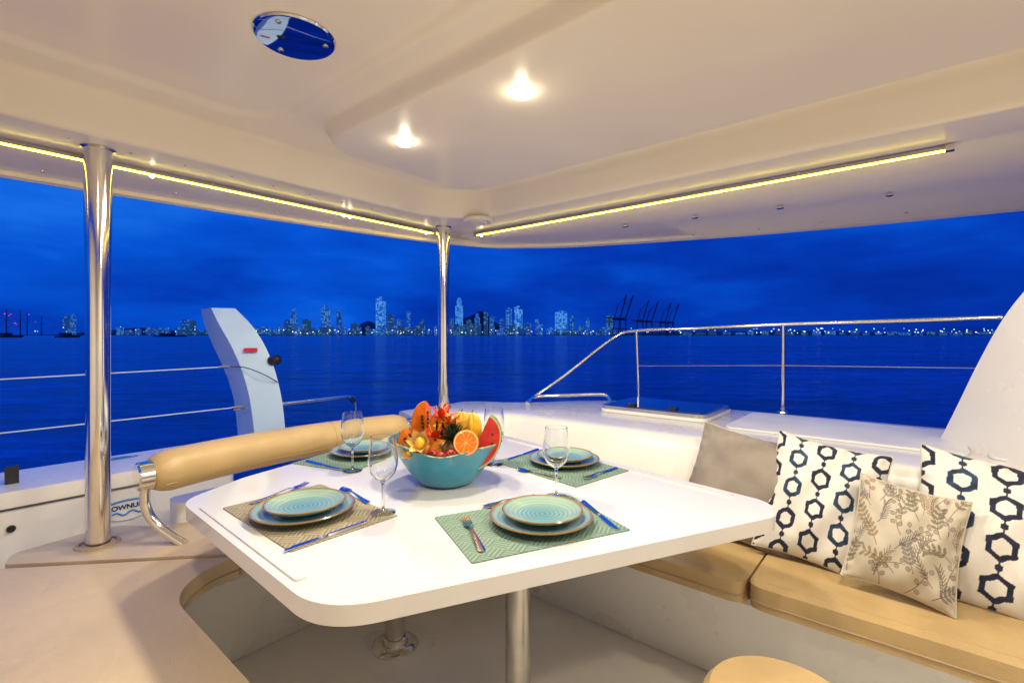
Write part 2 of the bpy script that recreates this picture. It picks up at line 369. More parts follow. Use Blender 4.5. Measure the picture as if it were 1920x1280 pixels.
lowrow(range(1290, 1880, 24), 618, 623, 'very low shed on the far shore behind the railing', 'low sheds on the right shore')
lowrow(range(455, 540, 14), 609, 618, 'low building just right of the white fin on the shore', 'low buildings right of the fin')
def lamps(n, u0, u1, mt, label, group, v0=617, v1=625, s=1.0):
    me = None
    for i in range(n):
        u = random.uniform(u0, u1); D = 1485
        X = far(u, D); z = (HZ-random.uniform(v0, v1))/F*D
        if me is None:
            bm = bmB(); bmesh.ops.create_icosphere(bm, subdivisions=1, radius=1.4*s); me = fin(bm, 'shore_lamp', mt)
        o = bpy.data.objects.new('shore_lamp', me); C.objects.link(o); o.location = (X, D, z); tag(o, label, 'lamp', group)
        k = random.uniform(.5, 1.35); o.scale = (k, k, k)
lamps(66, 1180, 1870, cityl, 'white lamp glowing on the far shore behind the railing', 'white lamps on the right shore', 615, 624, 1.1)
lamps(22, 1180, 1870, cityy, 'warm yellow lamp glowing on the far shore behind the railing', 'yellow lamps on the right shore', 617, 624, 1.1)
lamps(48, 440, 1150, cityl, 'white lamp glowing at the foot of the city skyline', 'white lamps below the skyline', 617, 625, .95)
lamps(30, 440, 1150, cityy, 'warm yellow lamp glowing at the foot of the city skyline', 'yellow lamps below the skyline', 618, 625, .95)
lamps(14, 0, 380, cityl, 'white lamp glowing on the far shore at the left', 'white lamps on the left shore', 612, 624, .8)
lamps(7, 0, 90, cityr, 'red warning lamp on the port masts at far left', 'red lamps on the left port', 580, 608, .9)
def crane(u, vt, label, k):
    D = 1460; X = far(u, D); H = (HZ-vt)/F*D; t = thing('port_crane', label, 'crane', (X, D, ZW), -.2, 'port cranes with raised booms')
    s = H/115
    bm = bmB()
    for sx in (-1, 1):
        for sy in (-1, 1): tube(bm, [(sx*12*s, sy*8, 0), (sx*8*s, sy*6, 46*s)], 1.5*s, 6)
    box(bm, -14*s, 14*s, -8, 8, 44*s, 48*s); box(bm, -13*s, 13*s, -8, 8, 18*s, 20.5*s); obj('portal', bm, cranem, t, True)
    bm = bmB(); tube(bm, [(8*s, 0, 47*s), (26*s+k, 0, 117*s)], 2.1*s, 6); obj('boom', bm, cranem, t, True)
    bm = bmB(); tube(bm, [(-8*s, 0, 47*s), (2*s, 0, 86*s)], 1.4*s, 6); tube(bm, [(2*s, 0, 86*s), (24*s+k, 0, 110*s)], .7*s, 5); obj('mast', bm, cranem, t, True)
    bm = bmB(); box(bm, -30*s, 6*s, -3, 3, 48.2*s, 51*s); obj('counter_jib', bm, cranem, t, True)
for u, vt, lb, k in ((1157, 552, 'tallest dark crane, leftmost of the raised port cranes', 0), (1167, 553, 'tall dark crane close behind the leftmost one', 5),
                     (1200, 562, 'third dark port crane, left of the middle gap', 2), (1217, 564, 'fourth dark port crane from the left', 4),
                     (1243, 567, 'fifth dark port crane, left one of the last pair', 1), (1257, 569, 'rightmost dark port crane above the railing', 3)): crane(u, vt, lb, k)
for u, vt, lb in ((12, 577, 'leftmost dark lattice mast at the far left port'), (38, 579, 'dark lattice mast with red lamp right of the first'), (51, 584, 'shorter dark mast third from the left edge'), (78, 590, 'dark mast standing alone right of the left group')):
    D = 1400; t = thing('port_mast', lb, 'mast', (far(u, D), D, ZW)); H = (HZ-vt)/F*D
    bm = bmB(); tube(bm, [(0, 0, 0), (0, 0, H)], [1.6, .6], 6); obj('pole', bm, cranem, t, True)
    bm = bmB(); tube(bm, [(-7, 0, H*.55), (8, 0, H*.6)], .7, 5); obj('yard', bm, cranem, t, True)
for u, L, D, lb in ((15, 26, 420, 'dark moored boat at the left edge of the picture'), (128, 22, 430, 'dark moored boat just left of the thick steel pole'), (320, 40, 600, 'long low dark barge left of the white fin')):
    t = thing('moored_boat', lb, 'boat', (far(u, D), D, ZW), .1)
    bm = bmB(); loft(bm, [[(-L/2, 0, 1.2), (-L/2+1, -2, 1.2), (L/2-4, -2, 1.6), (L/2, 0, 2.4), (L/2-4, 2, 1.6), (-L/2+1, 2, 1.2)], [(-L/2+.5, 0, -.3), (-L/2+1.2, -1.5, -.3), (L/2-5, -1.5, -.3), (L/2-2, 0, -.3), (L/2-5, 1.5, -.3), (-L/2+1.2, 1.5, -.3)]][::-1], True)
    bm.faces.new([v for v in list(bm.verts)[6:12]]); obj('hull', bm, citydark, t, True)
    bm = bmB(); box(bm, -L*.3, L*.1, -1.2, 1.2, 1.7, 4); bevel(bm, .3, 2); obj('cabin', bm, citydark, t, True)
    bm = bmB(); tube(bm, [(0, 0, 4.1), (0, 0, 9)], .12, 6); obj('mast', bm, citydark, t, True)
# ------------------------------------------------------------------ ceiling
def sst(x): x = max(0, min(1, x)); return x*x*(3-2*x)
def rin(a, b, a0, a1, b1, r):
    ca = (a0+a1)/2; ha = (a1-a0)/2; dx = abs(a-ca)-ha+r; dy = b-b1+r
    out = math.hypot(max(dx, 0), max(dy, 0))+min(max(dx, dy), 0)-r
    return -out
def zc(a, b):
    z = .66+.140*sst(rin(a, b, -3, 2.03, 2.11, .36)/.075)
    z -= .055*sst(rin(a, b, .95, 1.86, 1.86, .20)/.038)
    z += .018*sst(rin(a, b, -.9, .86, 1.93, .2)/.04)
    return z
bm = bmB(); A = np.linspace(-1.3, 2.25, 440); B = np.linspace(-1.6, 2.36, 440)
loft(bm, [[(a, b_, zc(a, b_)) for b_ in B] for a in A])
pairs = [((-1.3, 2.36), (-1.3, 2.75)), ((.2, 2.36), (.2, 2.66)), ((1.17, 2.36), (1.17, 2.575)), ((1.9, 2.36), (2.0, 2.44)), ((2.25, 2.36), (2.45, 2.27)), ((2.25, 2.12), (2.62, 2.10)),
         ((2.25, 1.65), (2.86, 1.70)), ((2.25, .71), (3.185, .71)), ((2.25, -.39), (3.37, -.39)), ((2.25, -1.6), (3.45, -1.6))]
inn, out = [], []
for i in range(len(pairs)-1):
    for k in range(10):
        t = k/10; inn.append(Vector(pairs[i][0]).lerp(Vector(pairs[i+1][0]), t))
inn.append(Vector(pairs[-1][0])); out = [Vector(p[:2]) for p in smoothpath([(*p[1], 0) for p in pairs], 10)]
cc = Vector((.8, .8))
rows = []
for fr, z, ex in ((0, .66, 0), (.05, .66, 0), (.08, .645, 0), (.5, .632, 0), (.95, .618, 0), (.965, .602, 0), (1, .600, 0), (1, .596, .012), (1, .606, .028), (1, .70, .04), (1, .84, -.02)):
    rows.append([((p:=i_.lerp(o_, fr)+(o_-cc).normalized()*ex).x, p.y, z) for i_, o_ in zip(inn, out)])
loft(bm, rows)
top = rows[-1]; cv = bm.verts.new((.8, .5, .95)); tv = [bm.verts.new(p) for p in top]+[bm.verts.new((-1.3, -1.6, .84))]
for i in range(len(tv)): bm.faces.new((tv[i], tv[(i+1) % len(tv)], cv))
toB(bm); ceil = struct(obj('ceiling', bm, gelceil, sharp=50), 'cream moulded hardtop ceiling with recessed panels')
bm = bmB(); box(bm, -1.33, -1.28, -1.6, 2.0, -1.2, .66); toB(bm); struct(obj('wall', bm, gel), 'white cabin bulkhead behind the camera on the left')
bm = bmB(); box(bm, -1.27, 2.3, -1.63, -1.58, -1.2, .66); toB(bm); struct(obj('wall', bm, gel), 'white cabin bulkhead behind the camera on the right')
def bolt(u, v, z, r, nm='bolt'):
    p = T(u, v, z); M = Matrix.Translation(p)
    bm = bmB(); lathe(bm, [(0, .001), (r, .001), (r, -.003), (r*.6, -.006), (0, -.006)], 14, M); obj(nm, bm, steel2, ceil)
for u, v in ((1173, 424), (1303, 408), (1463, 390), (1668, 366)): bolt(u, v, .620, .016)
for u, v in ((1423, 429), (1700, 398), (1540, 416), (1300, 441), (1085, 452), (80, 321), (330, 362), (520, 399), (620, 415), (700, 427)): bolt(u, v, .610, .006)
for i in range(10):
    a = .3+i*.17; p = W(a, 2.2, .66); M = Matrix.Translation(p)
    bm = bmB(); lathe(bm, [(0, .001), (.004, .001), (.004, -.002), (0, -.003)], 8, M); obj('bolt', bm, steel2, ceil)
def ledstrip(p0, p1, label, beads):
    c0, c1 = W(*p0), W(*p1); t = thing('led_strip', label, 'light strip', c0); d = (c1-c0).normalized(); s = d.cross(Vector((0, 0, 1)))
    M = Matrix((( d.x, s.x, 0, c0.x), (d.y, s.y, 0, c0.y), (d.z, s.z, 1, c0.z), (0, 0, 0, 1))); L = (c1-c0).length
    bm = bmB(); box(bm, 0, L, -.011, .011, -.002, .010, M); obj('channel', bm, alu, t)
    bm = bmB(); box(bm, .01, L-.01, -.004, .004, -.006, -.0025, M); obj('diffuser', bm, led, t)
    for x in (0, L):
        bm = bmB(); box(bm, x-.012, x+.012, -.014, .014, -.007, .013, M); bevel(bm, .002, 1); obj('end_cap', bm, steel2, t)
    n = int(L/.4)
    for i in range(1, n):
        bm = bmB(); x = i*L/n; box(bm, x-.004, x+.004, -.015, .015, -.003, .013, M); obj('clip', bm, steel2, t)
    for f_ in beads:
        bm = bmB(); bmesh.ops.create_icosphere(bm, subdivisions=2, radius=.007, matrix=M @ Matrix.Translation((L*f_, 0, -.009))); obj('bead', bm, bead, t)
ledstrip((2.265, 2.19, .642), (2.265, -.085, .642), 'glowing warm light strip under the right roof edge', (.02,))
ledstrip((-.9, 2.355, .642), (2.045, 2.355, .642), 'glowing warm light strip behind both steel poles', (.50, .787, .80, .98))
def downlight(a, b_, label, pw, r=.031):
    z = zc(a, b_); t = thing('downlight', label, 'lamp', W(a, b_, z)); k = r/.03
    bm = bmB(); lathe(bm, [(.030*k, .0), (.034*k, .0), (.034*k, -.002), (.030*k, -.003)], 28); obj('trim_ring', bm, gelceil, t, True)
    bm = bmB(); lathe(bm, [(.0298*k, -.001), (.0285*k, -.008), (.023*k, -.015), (.012*k, -.019), (0, -.020)], 28); obj('lens', bm, bulb, t, True)
    l = bpy.data.lights.new('downlight_lamp', 'SPOT'); l.energy = pw; l.color = (1, .88, .68); l.spot_size = math.radians(176); l.spot_blend = .35; l.shadow_soft_size = .06
    lo = bpy.data.objects.new('downlight_lamp', l); C.objects.link(lo); lo.parent = t; lo.location = (0, 0, -.09)
    l = bpy.data.lights.new('downlight_glow', 'POINT'); l.energy = .16; l.color = (1, .84, .55); l.shadow_soft_size = .02; l.specular_factor = 0
    lo = bpy.data.objects.new('downlight_glow', l); C.objects.link(lo); lo.parent = t; lo.location = (0, 0, -.045)
downlight(1.165, .935, 'brighter nearer round lamp in the ceiling panel', 37)
downlight(1.175, 1.52, 'farther round lamp in the ceiling panel, above the bowl', 35)
downlight(1.165, -.08, 'added unseen round ceiling lamp nearest the camera, above the frame', 35)  # lamp added out of view to brighten the cockpit
downlight(1.165, -.75, 'added unseen round ceiling lamp over the bench end, above the frame', 28)  # further unseen lamp, added as extra fill light
downlight(.10, .72, 'added unseen round ceiling lamp over the broad left cushion, above the frame', 36)  # unseen lamp added to lighten the left side
t = thing('ceiling_plate', 'round mirror polished steel plate screwed to the ceiling', 'plate', W(.645, 1.315, zc(.645, 1.315)))
bm = bmB(); lathe(bm, [(0, 0), (.104, 0), (.106, -.003), (.102, -.007), (.092, -.008), (0, -.008)], 48); obj('plate', bm, mirror, t, True)
for k in range(3):
    a = k*2*PI/3+.4; bm = bmB(); lathe(bm, [(0, -.008), (.008, -.0085), (.006, -.011), (0, -.0115)], 12, Matrix.Translation((.078*math.cos(a), .078*math.sin(a), 0))); obj('screw', bm, steel2, t, True)
t = thing('ceiling_speaker', 'small round cream fitting in the ceiling corner by the thin pole', 'speaker', T(897, 411, .66)); 
bm = bmB(); lathe(bm, [(0, 0), (.085, 0), (.085, -.012), (.075, -.018), (.06, -.014), (.055, -.016), (0, -.02)], 36); obj('housing', bm, gelceil, t, True)
bm = bmB(); lathe(bm, [(.03, -.0185), (.04, -.023), (.05, -.0175)], 30); obj('grille_ring', bm, gelceil, t, True)
# ------------------------------------------------------------------ poles
def pole(a, b_, z0, z1, label, r):
    t = thing('support_pole', label, 'pole', W(a, b_, z0)); H = z1-z0
    bm = bmB(); lathe(bm, [(0, 0), (r*.95, 0), (r*.95, H*.6), (r*1.08, H*.97), (r*1.08, H)], 32); obj('tube', bm, steel, t, True)
    bm = bmB(); lathe(bm, [(r*1.02, H-.0), (r*1.35, H-.001), (r*1.35, H-.008), (r*1.1, H-.012)], 32); obj('top_flange', bm, steel2, t, True)
    bm = bmB(); lathe(bm, [(r*1.0, .002), (r*1.3, .002), (r*1.25, .01), (r*1.0, .014)], 32); obj('base_collar', bm, steel2, t, True)
pole(.384, 2.235, -.765, .665, 'thick polished steel pole rising from the cushion at left', .038)
pole(2.02, 2.235, -.45, .665, 'thin polished steel pole behind the fruit bowl', .038)
# ------------------------------------------------------------------ floor and seat bases
bm = bmB(); prism(bm, [(-1.3, -1.6), (2.3, -1.6), (2.3, 2.3), (-1.3, 2.3)], -1.24, -1.2); toB(bm); fl = struct(obj('floor', bm, gelfloor))
def upath(a1, b1, a0, r1, r0):
    return path3([(a1, -1.6), (a1, b1-r1)], arc(a1-r1, b1-r1, r1, 0, PI/2), [(a1-r1, b1), (a0+r0, b1)], (14, 10, 10)) + [Vector(p) for p in arc(a0+r0, b1-r0, r0, PI/2, PI, 10)][1:] + resamp([(a0, b1-r0), (a0, -1.6)], 14)[1:]
bm = bmB(); rows = []
for (pa, z) in ((upath(1.78, 1.93, .34, .16, .20), -1.2), (upath(1.765, 1.915, .355, .17, .21), -1.185), (upath(1.66, 1.83, .40, .18, .22), -.9), (upath(1.62, 1.79, .425, .18, .23), -.835), (upath(1.63, 1.80, .415, .18, .23), -.82),
                (upath(2.36, 2.36, -1.3, .2, .2), -.819), (upath(2.4, 2.4, -1.35, .2, .2), -.84), (upath(2.4, 2.4, -1.35, .2, .2), -1.2)):
    rows.append([(p.x, p.y, z) for p in pa])
loft(bm, rows); toB(bm); struct(obj('seat_base', bm, gel, sharp=50), 'white moulded seat base around the cockpit floor')
bm = bmB(); prism(bm, rpoly([(.62, 2.23, .05), (1.75, 2.16, .03), (1.75, 2.35, .03), (.62, 2.35, .05)]), -.83, -.665); bevel(bm, .02, 3, 60); toB(bm); struct(obj('seat_back_wall', bm, gel, sharp=50), 'low white moulding behind the left seat under the backrest roll')
def cushion(name, ol, label, m=leather, z0=-.817, z1=-.75, bv=.032, seams=()):
    c = sum((Vector(p) for p in ol), Vector((0, 0)))/len(ol)
    t = thing(name, label, 'cushion', W(c.x, c.y, z0))
    bm = bmB(); prism(bm, ol, z0, z1); bevel(bm, bv, 6, 60); toB(bm); obj('pad', bm, m, t, sharp=60)
    bm = bmB(); ring = [W(p[0], p[1], z0+.022) for p in ol]; ring.append(ring[0]); tube(bm, ring, .0032, 6, False); obj('piping', bm, piping, t)
    for (p, q) in seams:
        bm = bmB(); tube(bm, [W(*p, z1-.0004), W(*q, z1-.0004)], .0014, 6); obj('seam', bm, piping, t)
cushion('seat_cushion', rpoly([(1.575, -1.55, .03), (1.99, -1.55, .03), (1.99, .395, .03), (1.575, .395, .05)]), 'long tan seat cushion on the right bench under the pillows', seams=[((1.62, -1.5), (1.62, .35))])
cushion('seat_cushion', rpoly([(1.575, .405, .05), (1.99, .405, .03), (1.99, 1.36, .03), (1.575, 1.36, .03)]), 'shorter tan seat cushion half under the right table edge', z1=-.755, seams=[((1.62, .45), (1.62, 1.32))])
cushion('seat_cushion', rpoly([(1.575, 1.37, .02), (1.99, 1.37, .03), (1.99, 1.94, .2), (1.06, 2.0, .03), (1.06, 1.755, .03), (1.575, 1.755, .12)]), 'tan corner seat cushion below the fruit bowl side of the table', z1=-.756)
cushion('seat_cushion', rpoly([(.685, 1.765, .01), (1.05, 1.755, .03), (1.05, 2.20, .03), (.58, 2.24, .1), (.46, 2.42, .10), (.18, 2.36, .05), (.155, 2.27, .02)]), 'tan seat cushion around the thick pole below the backrest roll', leather2, z1=-.743, seams=[((.62, 1.93), (1.03, 1.90))])
cushion('seat_cushion', rpoly([(-.4, 2.32, .1), (-1.2, 2.32, .03), (-1.2, -1.2, .03), (.445, -1.2, .03)])+[Vector(p) for p in arc(.665, 1.545, .22, PI, PI/2, 14)]+[Vector((.672, 1.766)), Vector((.14, 2.265))], 'broad pale tan cushion filling the lower left foreground', leather2)
p = W(.384, 2.235, 0); bm = bmB(); lathe(bm, [(.048, -.7435), (.066, -.7435), (.064, -.738), (.053, -.738)], 32, Matrix.Translation((p.x, p.y, 0))); obj('well_trim', bm, piping, [o for o in C.objects if o.get('label') == 'tan seat cushion around the thick pole below the backrest roll'][0])
# ------------------------------------------------------------------ coaming, deck
def cpath(a, b_, r, ae): return path3([(a, -1.6), (a, b_-r)], arc(a-r, b_-r, r, 0, PI/2), [(a-r, b_), (ae, b_)])
outp = path3([(3.16, -1.6), (3.1, .6), (3.04, 1.4)], [(3.04, 1.4), (2.99, 1.6), (2.85, 1.78), (2.6, 1.93), (2.45, 2.1), (2.4, 2.25), (2.3, 2.34)], [(2.3, 2.34), (1.78, 2.34)])
def offs(pa, k): return [Vector((p.x+k*(1 if i < 26 else 0), p.y+k*(1 if i > 20 else 0))) for i, p in enumerate(pa)]
rows = [[(p.x, p.y, z) for p in pa] for pa, z in ((cpath(1.97, 1.90, .25, 1.62), -.825), (cpath(2.0, 1.92, .26, 1.62), -.70), (cpath(2.10, 1.95, .28, 1.62), -.49), (cpath(2.115, 1.96, .285, 1.62), -.464), (cpath(2.145, 1.98, .29, 1.63), -.452), (cpath(2.19, 2.0, .29, 1.65), -.45),
        (outp, -.45), (offs(outp, .015), -.458), (offs(outp, .02), -.48), (offs(outp, -.05), -1.4), (offs(outp, -.1), ZW-.2))]
bm = bmB(); vs = loft(bm, rows); bm.faces.new([r[-1] for r in vs]); toB(bm); struct(obj('deck', bm, gel, sharp=50), 'white moulded coaming and side deck behind the right bench')
for k, (a0, a1, b0, b1) in enumerate(((2.45, 3.0, -.15, .72), (2.45, 3.0, -1.5, -.2))):
    bm = bmB(); prism(bm, rpoly([(a0, b0, .05), (a1, b0, .05), (a1, b1, .05), (a0, b1, .05)]), -.449, -.440); bevel(bm, .003, 2); toB(bm)
    o = obj('deck_pad', bm, geldeck); struct(o, ['slightly raised pale deck pad beside the hatch', 'slightly raised pale deck pad by the white panel'][k])
c = W(2.77, 1.14, -.45); t = thing('deck_hatch', 'dark tinted hatch with white frame on the side deck', 'hatch', c, TH)
def rect(x0, x1, y0, y1, r): return rpoly([(x0, y0, r), (x1, y0, r), (x1, y1, r), (x0, y1, r)])
bm = bmB(); prism(bm, rect(-.24, .24, -.31, .31, .06), .001, .018); bevel(bm, .006, 2); obj('frame', bm, gel, t, True)
bm = bmB(); prism(bm, rect(-.235, .235, -.305, .305, .06), .0185, .036); bevel(bm, .007, 2); obj('lid_frame', bm, steel2, t, True)
bm = bmB(); prism(bm, rect(-.205, .205, -.275, .275, .045), .0365, .040); obj('tinted_pane', bm, darkglass, t, True)
for s in (-.12, .12):
    bm = bmB(); box(bm, -.2, -.16, s-.02, s+.02, .041, .055); bevel(bm, .004, 2); obj('latch', bm, black, t, True)
t = thing('guard_rail', 'stainless guard rail with two stanchions on the right deck edge', 'railing', T(1197, 752, -.45))
def q3(u, v, a):
    k = (u-960)/F; Y = a/(k*.641+.768); return P(u, v, Y)
top = smoothpath([T(988, 755, -.45), q3(1000, 745, 2.62), q3(1060, 703, 2.8), q3(1150, 634, 3.02), q3(1193, 620, 3.06), q3(1300, 616, 3.1), q3(1468, 608, 3.14), q3(1700, 601, 3.14), q3(1880, 595, 3.12)], 6)
bm = bmB(); tube(bm, top, .0115, 12); obj('top_rail', bm, steel, t)
bm = bmB(); tube(bm, smoothpath([T(1197, 753, -.45), q3(1196, 700, 3.07), q3(1193, 620, 3.06)], 4), .011, 12); obj('stanchion', bm, steel, t)
bm = bmB(); tube(bm, [T(1468, 773, -.45), q3(1468, 608, 3.14)], .0115, 12); obj('stanchion', bm, steel, t)
bm = bmB(); tube(bm, smoothpath([T(990, 757, -.45), q3(1005, 744, 2.6), q3(1060, 741, 2.72), q3(1125, 739, 2.86), q3(1140, 744, 2.88), T(1146, 757, -.45)], 6), .012, 12); obj('low_hoop', bm, steel, t)
bm = bmB(); tube(bm, [q3(1195, 686, 3.07), q3(1468, 685, 3.14), q3(1835, 690, 3.1)], .0024, 6); obj('lifeline', bm, steel2, t)
for p in (T(1197, 753, -.45), T(1468, 773, -.45)):
    bm = bmB(); lathe(bm, [(0, .0), (.032, .0), (.03, .006), (.016, .01), (.016, .03), (0, .03)], 20, Matrix.Translation(p)); obj('foot', bm, steel2, t)
# right white panel
b0 = T(1758, 822, -.45); b1 = T(1922, 876, -.45); d = (b1-b0); d.z = 0; d.normalize(); nrm = Vector((d.y, -d.x, 0))
if nrm.x < 0: nrm = -nrm
def onp(u, v):
    k = (u-960)/F; den = (k*d.y-d.x)
    s = (b0.x-k*b0.y)/den; p = b0+d*s; return P(u, v, p.y)
edge = smoothpath([onp(1758, 824), onp(1772, 800), onp(1796, 752), onp(1826, 690), onp(1862, 622), onp(1892, 575), onp(1925, 535), onp(1990, 470), onp(2100, 380)], 5)
base = [Vector((e.x, e.y, -.455)) for e in edge]
bm = bmB()
loft(bm, [[p for p in base], [e+Vector((0, 0, -.012)) for e in edge], [e+nrm*.008 for e in edge], [e+nrm*.05 for e in edge], [e+nrm*.06+Vector((0, 0, -.012)) for e in edge], [p+nrm*.06 for p in base]])
o = obj('side_screen', bm, gel, M=Matrix.Translation(b0)); tag(o, 'white curved fibreglass side screen at the right edge of the picture', 'panel')
# ------------------------------------------------------------------ transom at left
bm = bmB(); prism(bm, rpoly([(-1.6, 2.66, 0), (1.0, 2.66, .05), (1.0, 3.06, .08), (-1.6, 3.06, 0)]), ZW-.2, -.6); bevel(bm, .015, 3, 60); toB(bm)
tr = struct(obj('transom', bm, gel), 'white stern moulding left of the seat with water behind')
bm = bmB(); prism(bm, [(-1.6, 2.36), (1.0, 2.36), (1.0, 2.659), (-1.6, 2.659)], -1.3, -.98); toB(bm); struct(obj('side_deck', bm, gel), 'low white walkway between the seat and the stern moulding')
bm = bmB(); tube(bm, [W(-1.5, 2.655, -.665), W(.99, 2.655, -.665)], .004, 6); obj('groove_line', bm, black, tr)
bm = bmB(); M = Matrix.Translation(W(.2, 2.655, -.74)) @ RB @ Matrix.Rotation(PI/2, 4, 'X'); lathe(bm, [(0, .008), (.012, .008), (.014, 0)], 16, M); obj('plug', bm, black, tr)
bm = bmB(); p = T(22, 915, -.62); box(bm, -.02, .02, -.012, .012, -.02, .09, Matrix.Translation(p) @ RB); bevel(bm, .004, 2); o = obj('latch', bm, black, M=Matrix.Translation(p)); tag(o, 'small black latch on the white stern moulding at left edge', 'latch')
p = T(225, 858, -.5985); t = thing('oval_badge', 'small oval teal and white badge on the stern moulding', 'badge', p, TH)
bm = bmB(); lathe(bm, [(0, 0), (.05, 0), (.052, -.001)], 30, Matrix.Diagonal((1.4, .6, 1, 1))); obj('plate', bm, simple('badge_teal', (.02, .2, .35), .3), t, True)
bm = bmB(); lathe(bm, [(.036, .001), (.042, .001)], 30, Matrix.Diagonal((1.4, .6, 1, 1))); obj('ring', bm, gel, t, True)
def text_mesh(s, size, M, mt, parent, nm):
    cu = bpy.data.curves.new(nm, 'FONT'); cu.body = s; cu.size = size; cu.extrude = .0008; cu.align_x = 'CENTER'; cu.offset = .0008
    o = bpy.data.objects.new(nm+'_tmp', cu); C.objects.link(o); dg = bpy.context.evaluated_depsgraph_get()
    me = bpy.data.meshes.new_from_object(o.evaluated_get(dg)); bpy.data.objects.remove(o)
    bm = bmB(); bm.from_mesh(me); bm.transform(M); return obj(nm, bm, mt, parent)
kk = (240-960)/F; Y = 2.655/(-kk*.768+.641); cpt = P(240, 952, Y)
t = thing('name_decal', 'blue lettered boat decal behind the thick pole', 'sign', cpt)
ux = W(1, 0, 0); M = Matrix(((ux.x, 0, -W(0, 1, 0).x, cpt.x), (ux.y, 0, -W(0, 1, 0).y, cpt.y), (0, 1, 0, cpt.z), (0, 0, 0, 1)))
navy = simple('navy_print', (.006, .03, .16), .4); bluep = simple('blue_print', (.01, .20, .55), .4)
bm = bmB(); lathe(bm, [(0, 0), (.10, 0), (.10, .001), (0, .0012)], 40, M @ Matrix.Diagonal((.9, .5, 1, 1))); obj('backing', bm, gel, t)
text_mesh('OWNUN', .028, M @ Matrix.Translation((0.0, .0, .003)), navy, t, 'lettering')
bm = bmB(); tube(bm, [M @ Vector((x, .038-1.9*x*x, .003)) for x in np.linspace(-.075, .075, 16)], .0045, 6); obj('upper_swoosh', bm, bluep, t)
bm = bmB(); tube(bm, [M @ Vector((x, -.018+.007*math.sin(x*110), .003)) for x in np.linspace(-.055, .055, 40)], .0035, 6); obj('script_line', bm, bluep, t)
# backrest roll
t = thing('backrest_roll', 'long tan padded backrest roll left of the table', 'backrest', W(.467, 2.15, -.5))
NR = 40
rp = [W(.51+(1.12)*i/NR, 2.10+.095*math.sin(PI*i/NR)**.75, -.498) for i in range(NR+1)]
rr = [.055 if i in (0, NR) else (.070 if i in (1, NR-1) else .076) for i in range(NR+1)]
bm = bmB(); tube(bm, [rp[0]-W(.004, 0, 0)]+rp+[rp[-1]+W(.004, 0, 0)], [.03]+rr+[.03], 36); obj('roll', bm, leather, t, sharp=60)
bm = bmB(); c0 = rp[26]; ring = [c0+(Vector((0, 0, 1))*math.sin(k*2*PI/32)+W(0, 1, 0)*math.cos(k*2*PI/32))*.0763 for k in range(33)]; tube(bm, ring, .0016, 6, False); obj('seam', bm, piping, t)
bm = bmB(); tube(bm, [q+Vector((0, 0, -.036))-W(0, .066, 0) for q in rp[1:-1]], .002, 6); obj('seam', bm, piping, t)
for s, a in ((-1, .492), (1, 1.65)):
    bm = bmB(); M = Matrix.Translation(W(a, 2.105, -.5)) @ RB @ Matrix.Rotation(PI/2, 4, 'Y'); lathe(bm, [(0, -.028), (.044, -.028), (.050, -.022), (.050, .018), (.044, .024), (0, .024)], 28, M); obj('end_cap', bm, steel, t)
    bm = bmB(); tube(bm, smoothpath([W(a, 2.105, -.53), W(a, 2.105, -.61), W(a+.03*-s, 2.08, -.68), W(a+.09*-s, 2.0, -.745)], 5), .016, 12); obj('bracket', bm, steel, t)
# fin
Yf = 2.85
secs = [(577, 377, 396, 441), (590, 379, 402, 454), (612, 385, 413, 474), (645, 398, 432, 495), (685, 416, 450, 512), (725, 431, 463, 523), (770, 441, 472, 531), (850, 448, 481, 538)]
ss = smoothpath([Vector((float(s[1]), float(s[2]), float(s[3]))) for s in secs], 5); sv = smoothpath([Vector((float(s[0]), 0, 0)) for s in secs], 5)
bm = bmB(); rows = []
for s, v in zip(ss, sv):
    v = v.x; z = (HZ-v)/F*Yf
    pl = Vector(((s[0]-960)/F*(Yf+.12), Yf+.12, z)); pm = Vector(((s[1]-960)/F*Yf, Yf, z)); pr = Vector(((s[2]-960)/F*(Yf+.06), Yf+.06, z)); pb = pl+pr-pm
    rows.append([pl, pm, pr, pb])
loft(bm, rows, True); bm.verts.ensure_lookup_table(); bm.faces.new(bm.verts[0:4]); bm.faces.new(bm.verts[-4:]); bevel(bm, .018, 4, 50)
M = Matrix.Translation(Vector(((490-960)/F*Yf, Yf, -.6))); ft = thing('stern_fin', 'curved white upright fin at the stern with a red tag', 'fin', M.translation)
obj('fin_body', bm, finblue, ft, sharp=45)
bm = bmB(); p = P(470, 656, Yf+.012); box(bm, -.035, .035, -.004, .004, -.012, .012, Matrix.Translation(p) @ Matrix.Rotation(.35, 4, 'Z')); obj('red_tag', bm, redtag, ft)
p = P(515, 675, Yf+.06); bm = bmB(); lathe(bm, [(0, -.03), (.025, -.03), (.03, -.02), (.03, .02), (.02, .035), (0, .035)], 20, Matrix.Translation(p) @ Matrix.Rotation(.3, 4, 'X') @ Matrix.Rotation(1.3, 4, 'Y')); obj('stern_light', bm, black, ft)
bm = bmB(); p = P(460, 764, Yf+.0); tube(bm, [p+Vector((-.05, -.03, -.01)), p+Vector((.02, -.01, .0))], .006, 8); obj('cleat', bm, steel, ft)
bm = bmB(); tube(bm, smoothpath([P(428, 687, Yf-.02), P(460, 689, Yf-.03), P(495, 702, Yf-.02), P(520, 716, Yf+.05)], 6), .003, 6); obj('cord', bm, black, ft)
def q4(u, v, b_):
    k = (u-960)/F; Y = b_/(-k*.768+.641); return P(u, v, Y)
wirem = simple('wire_sheath', (.5, .58, .66), .4)
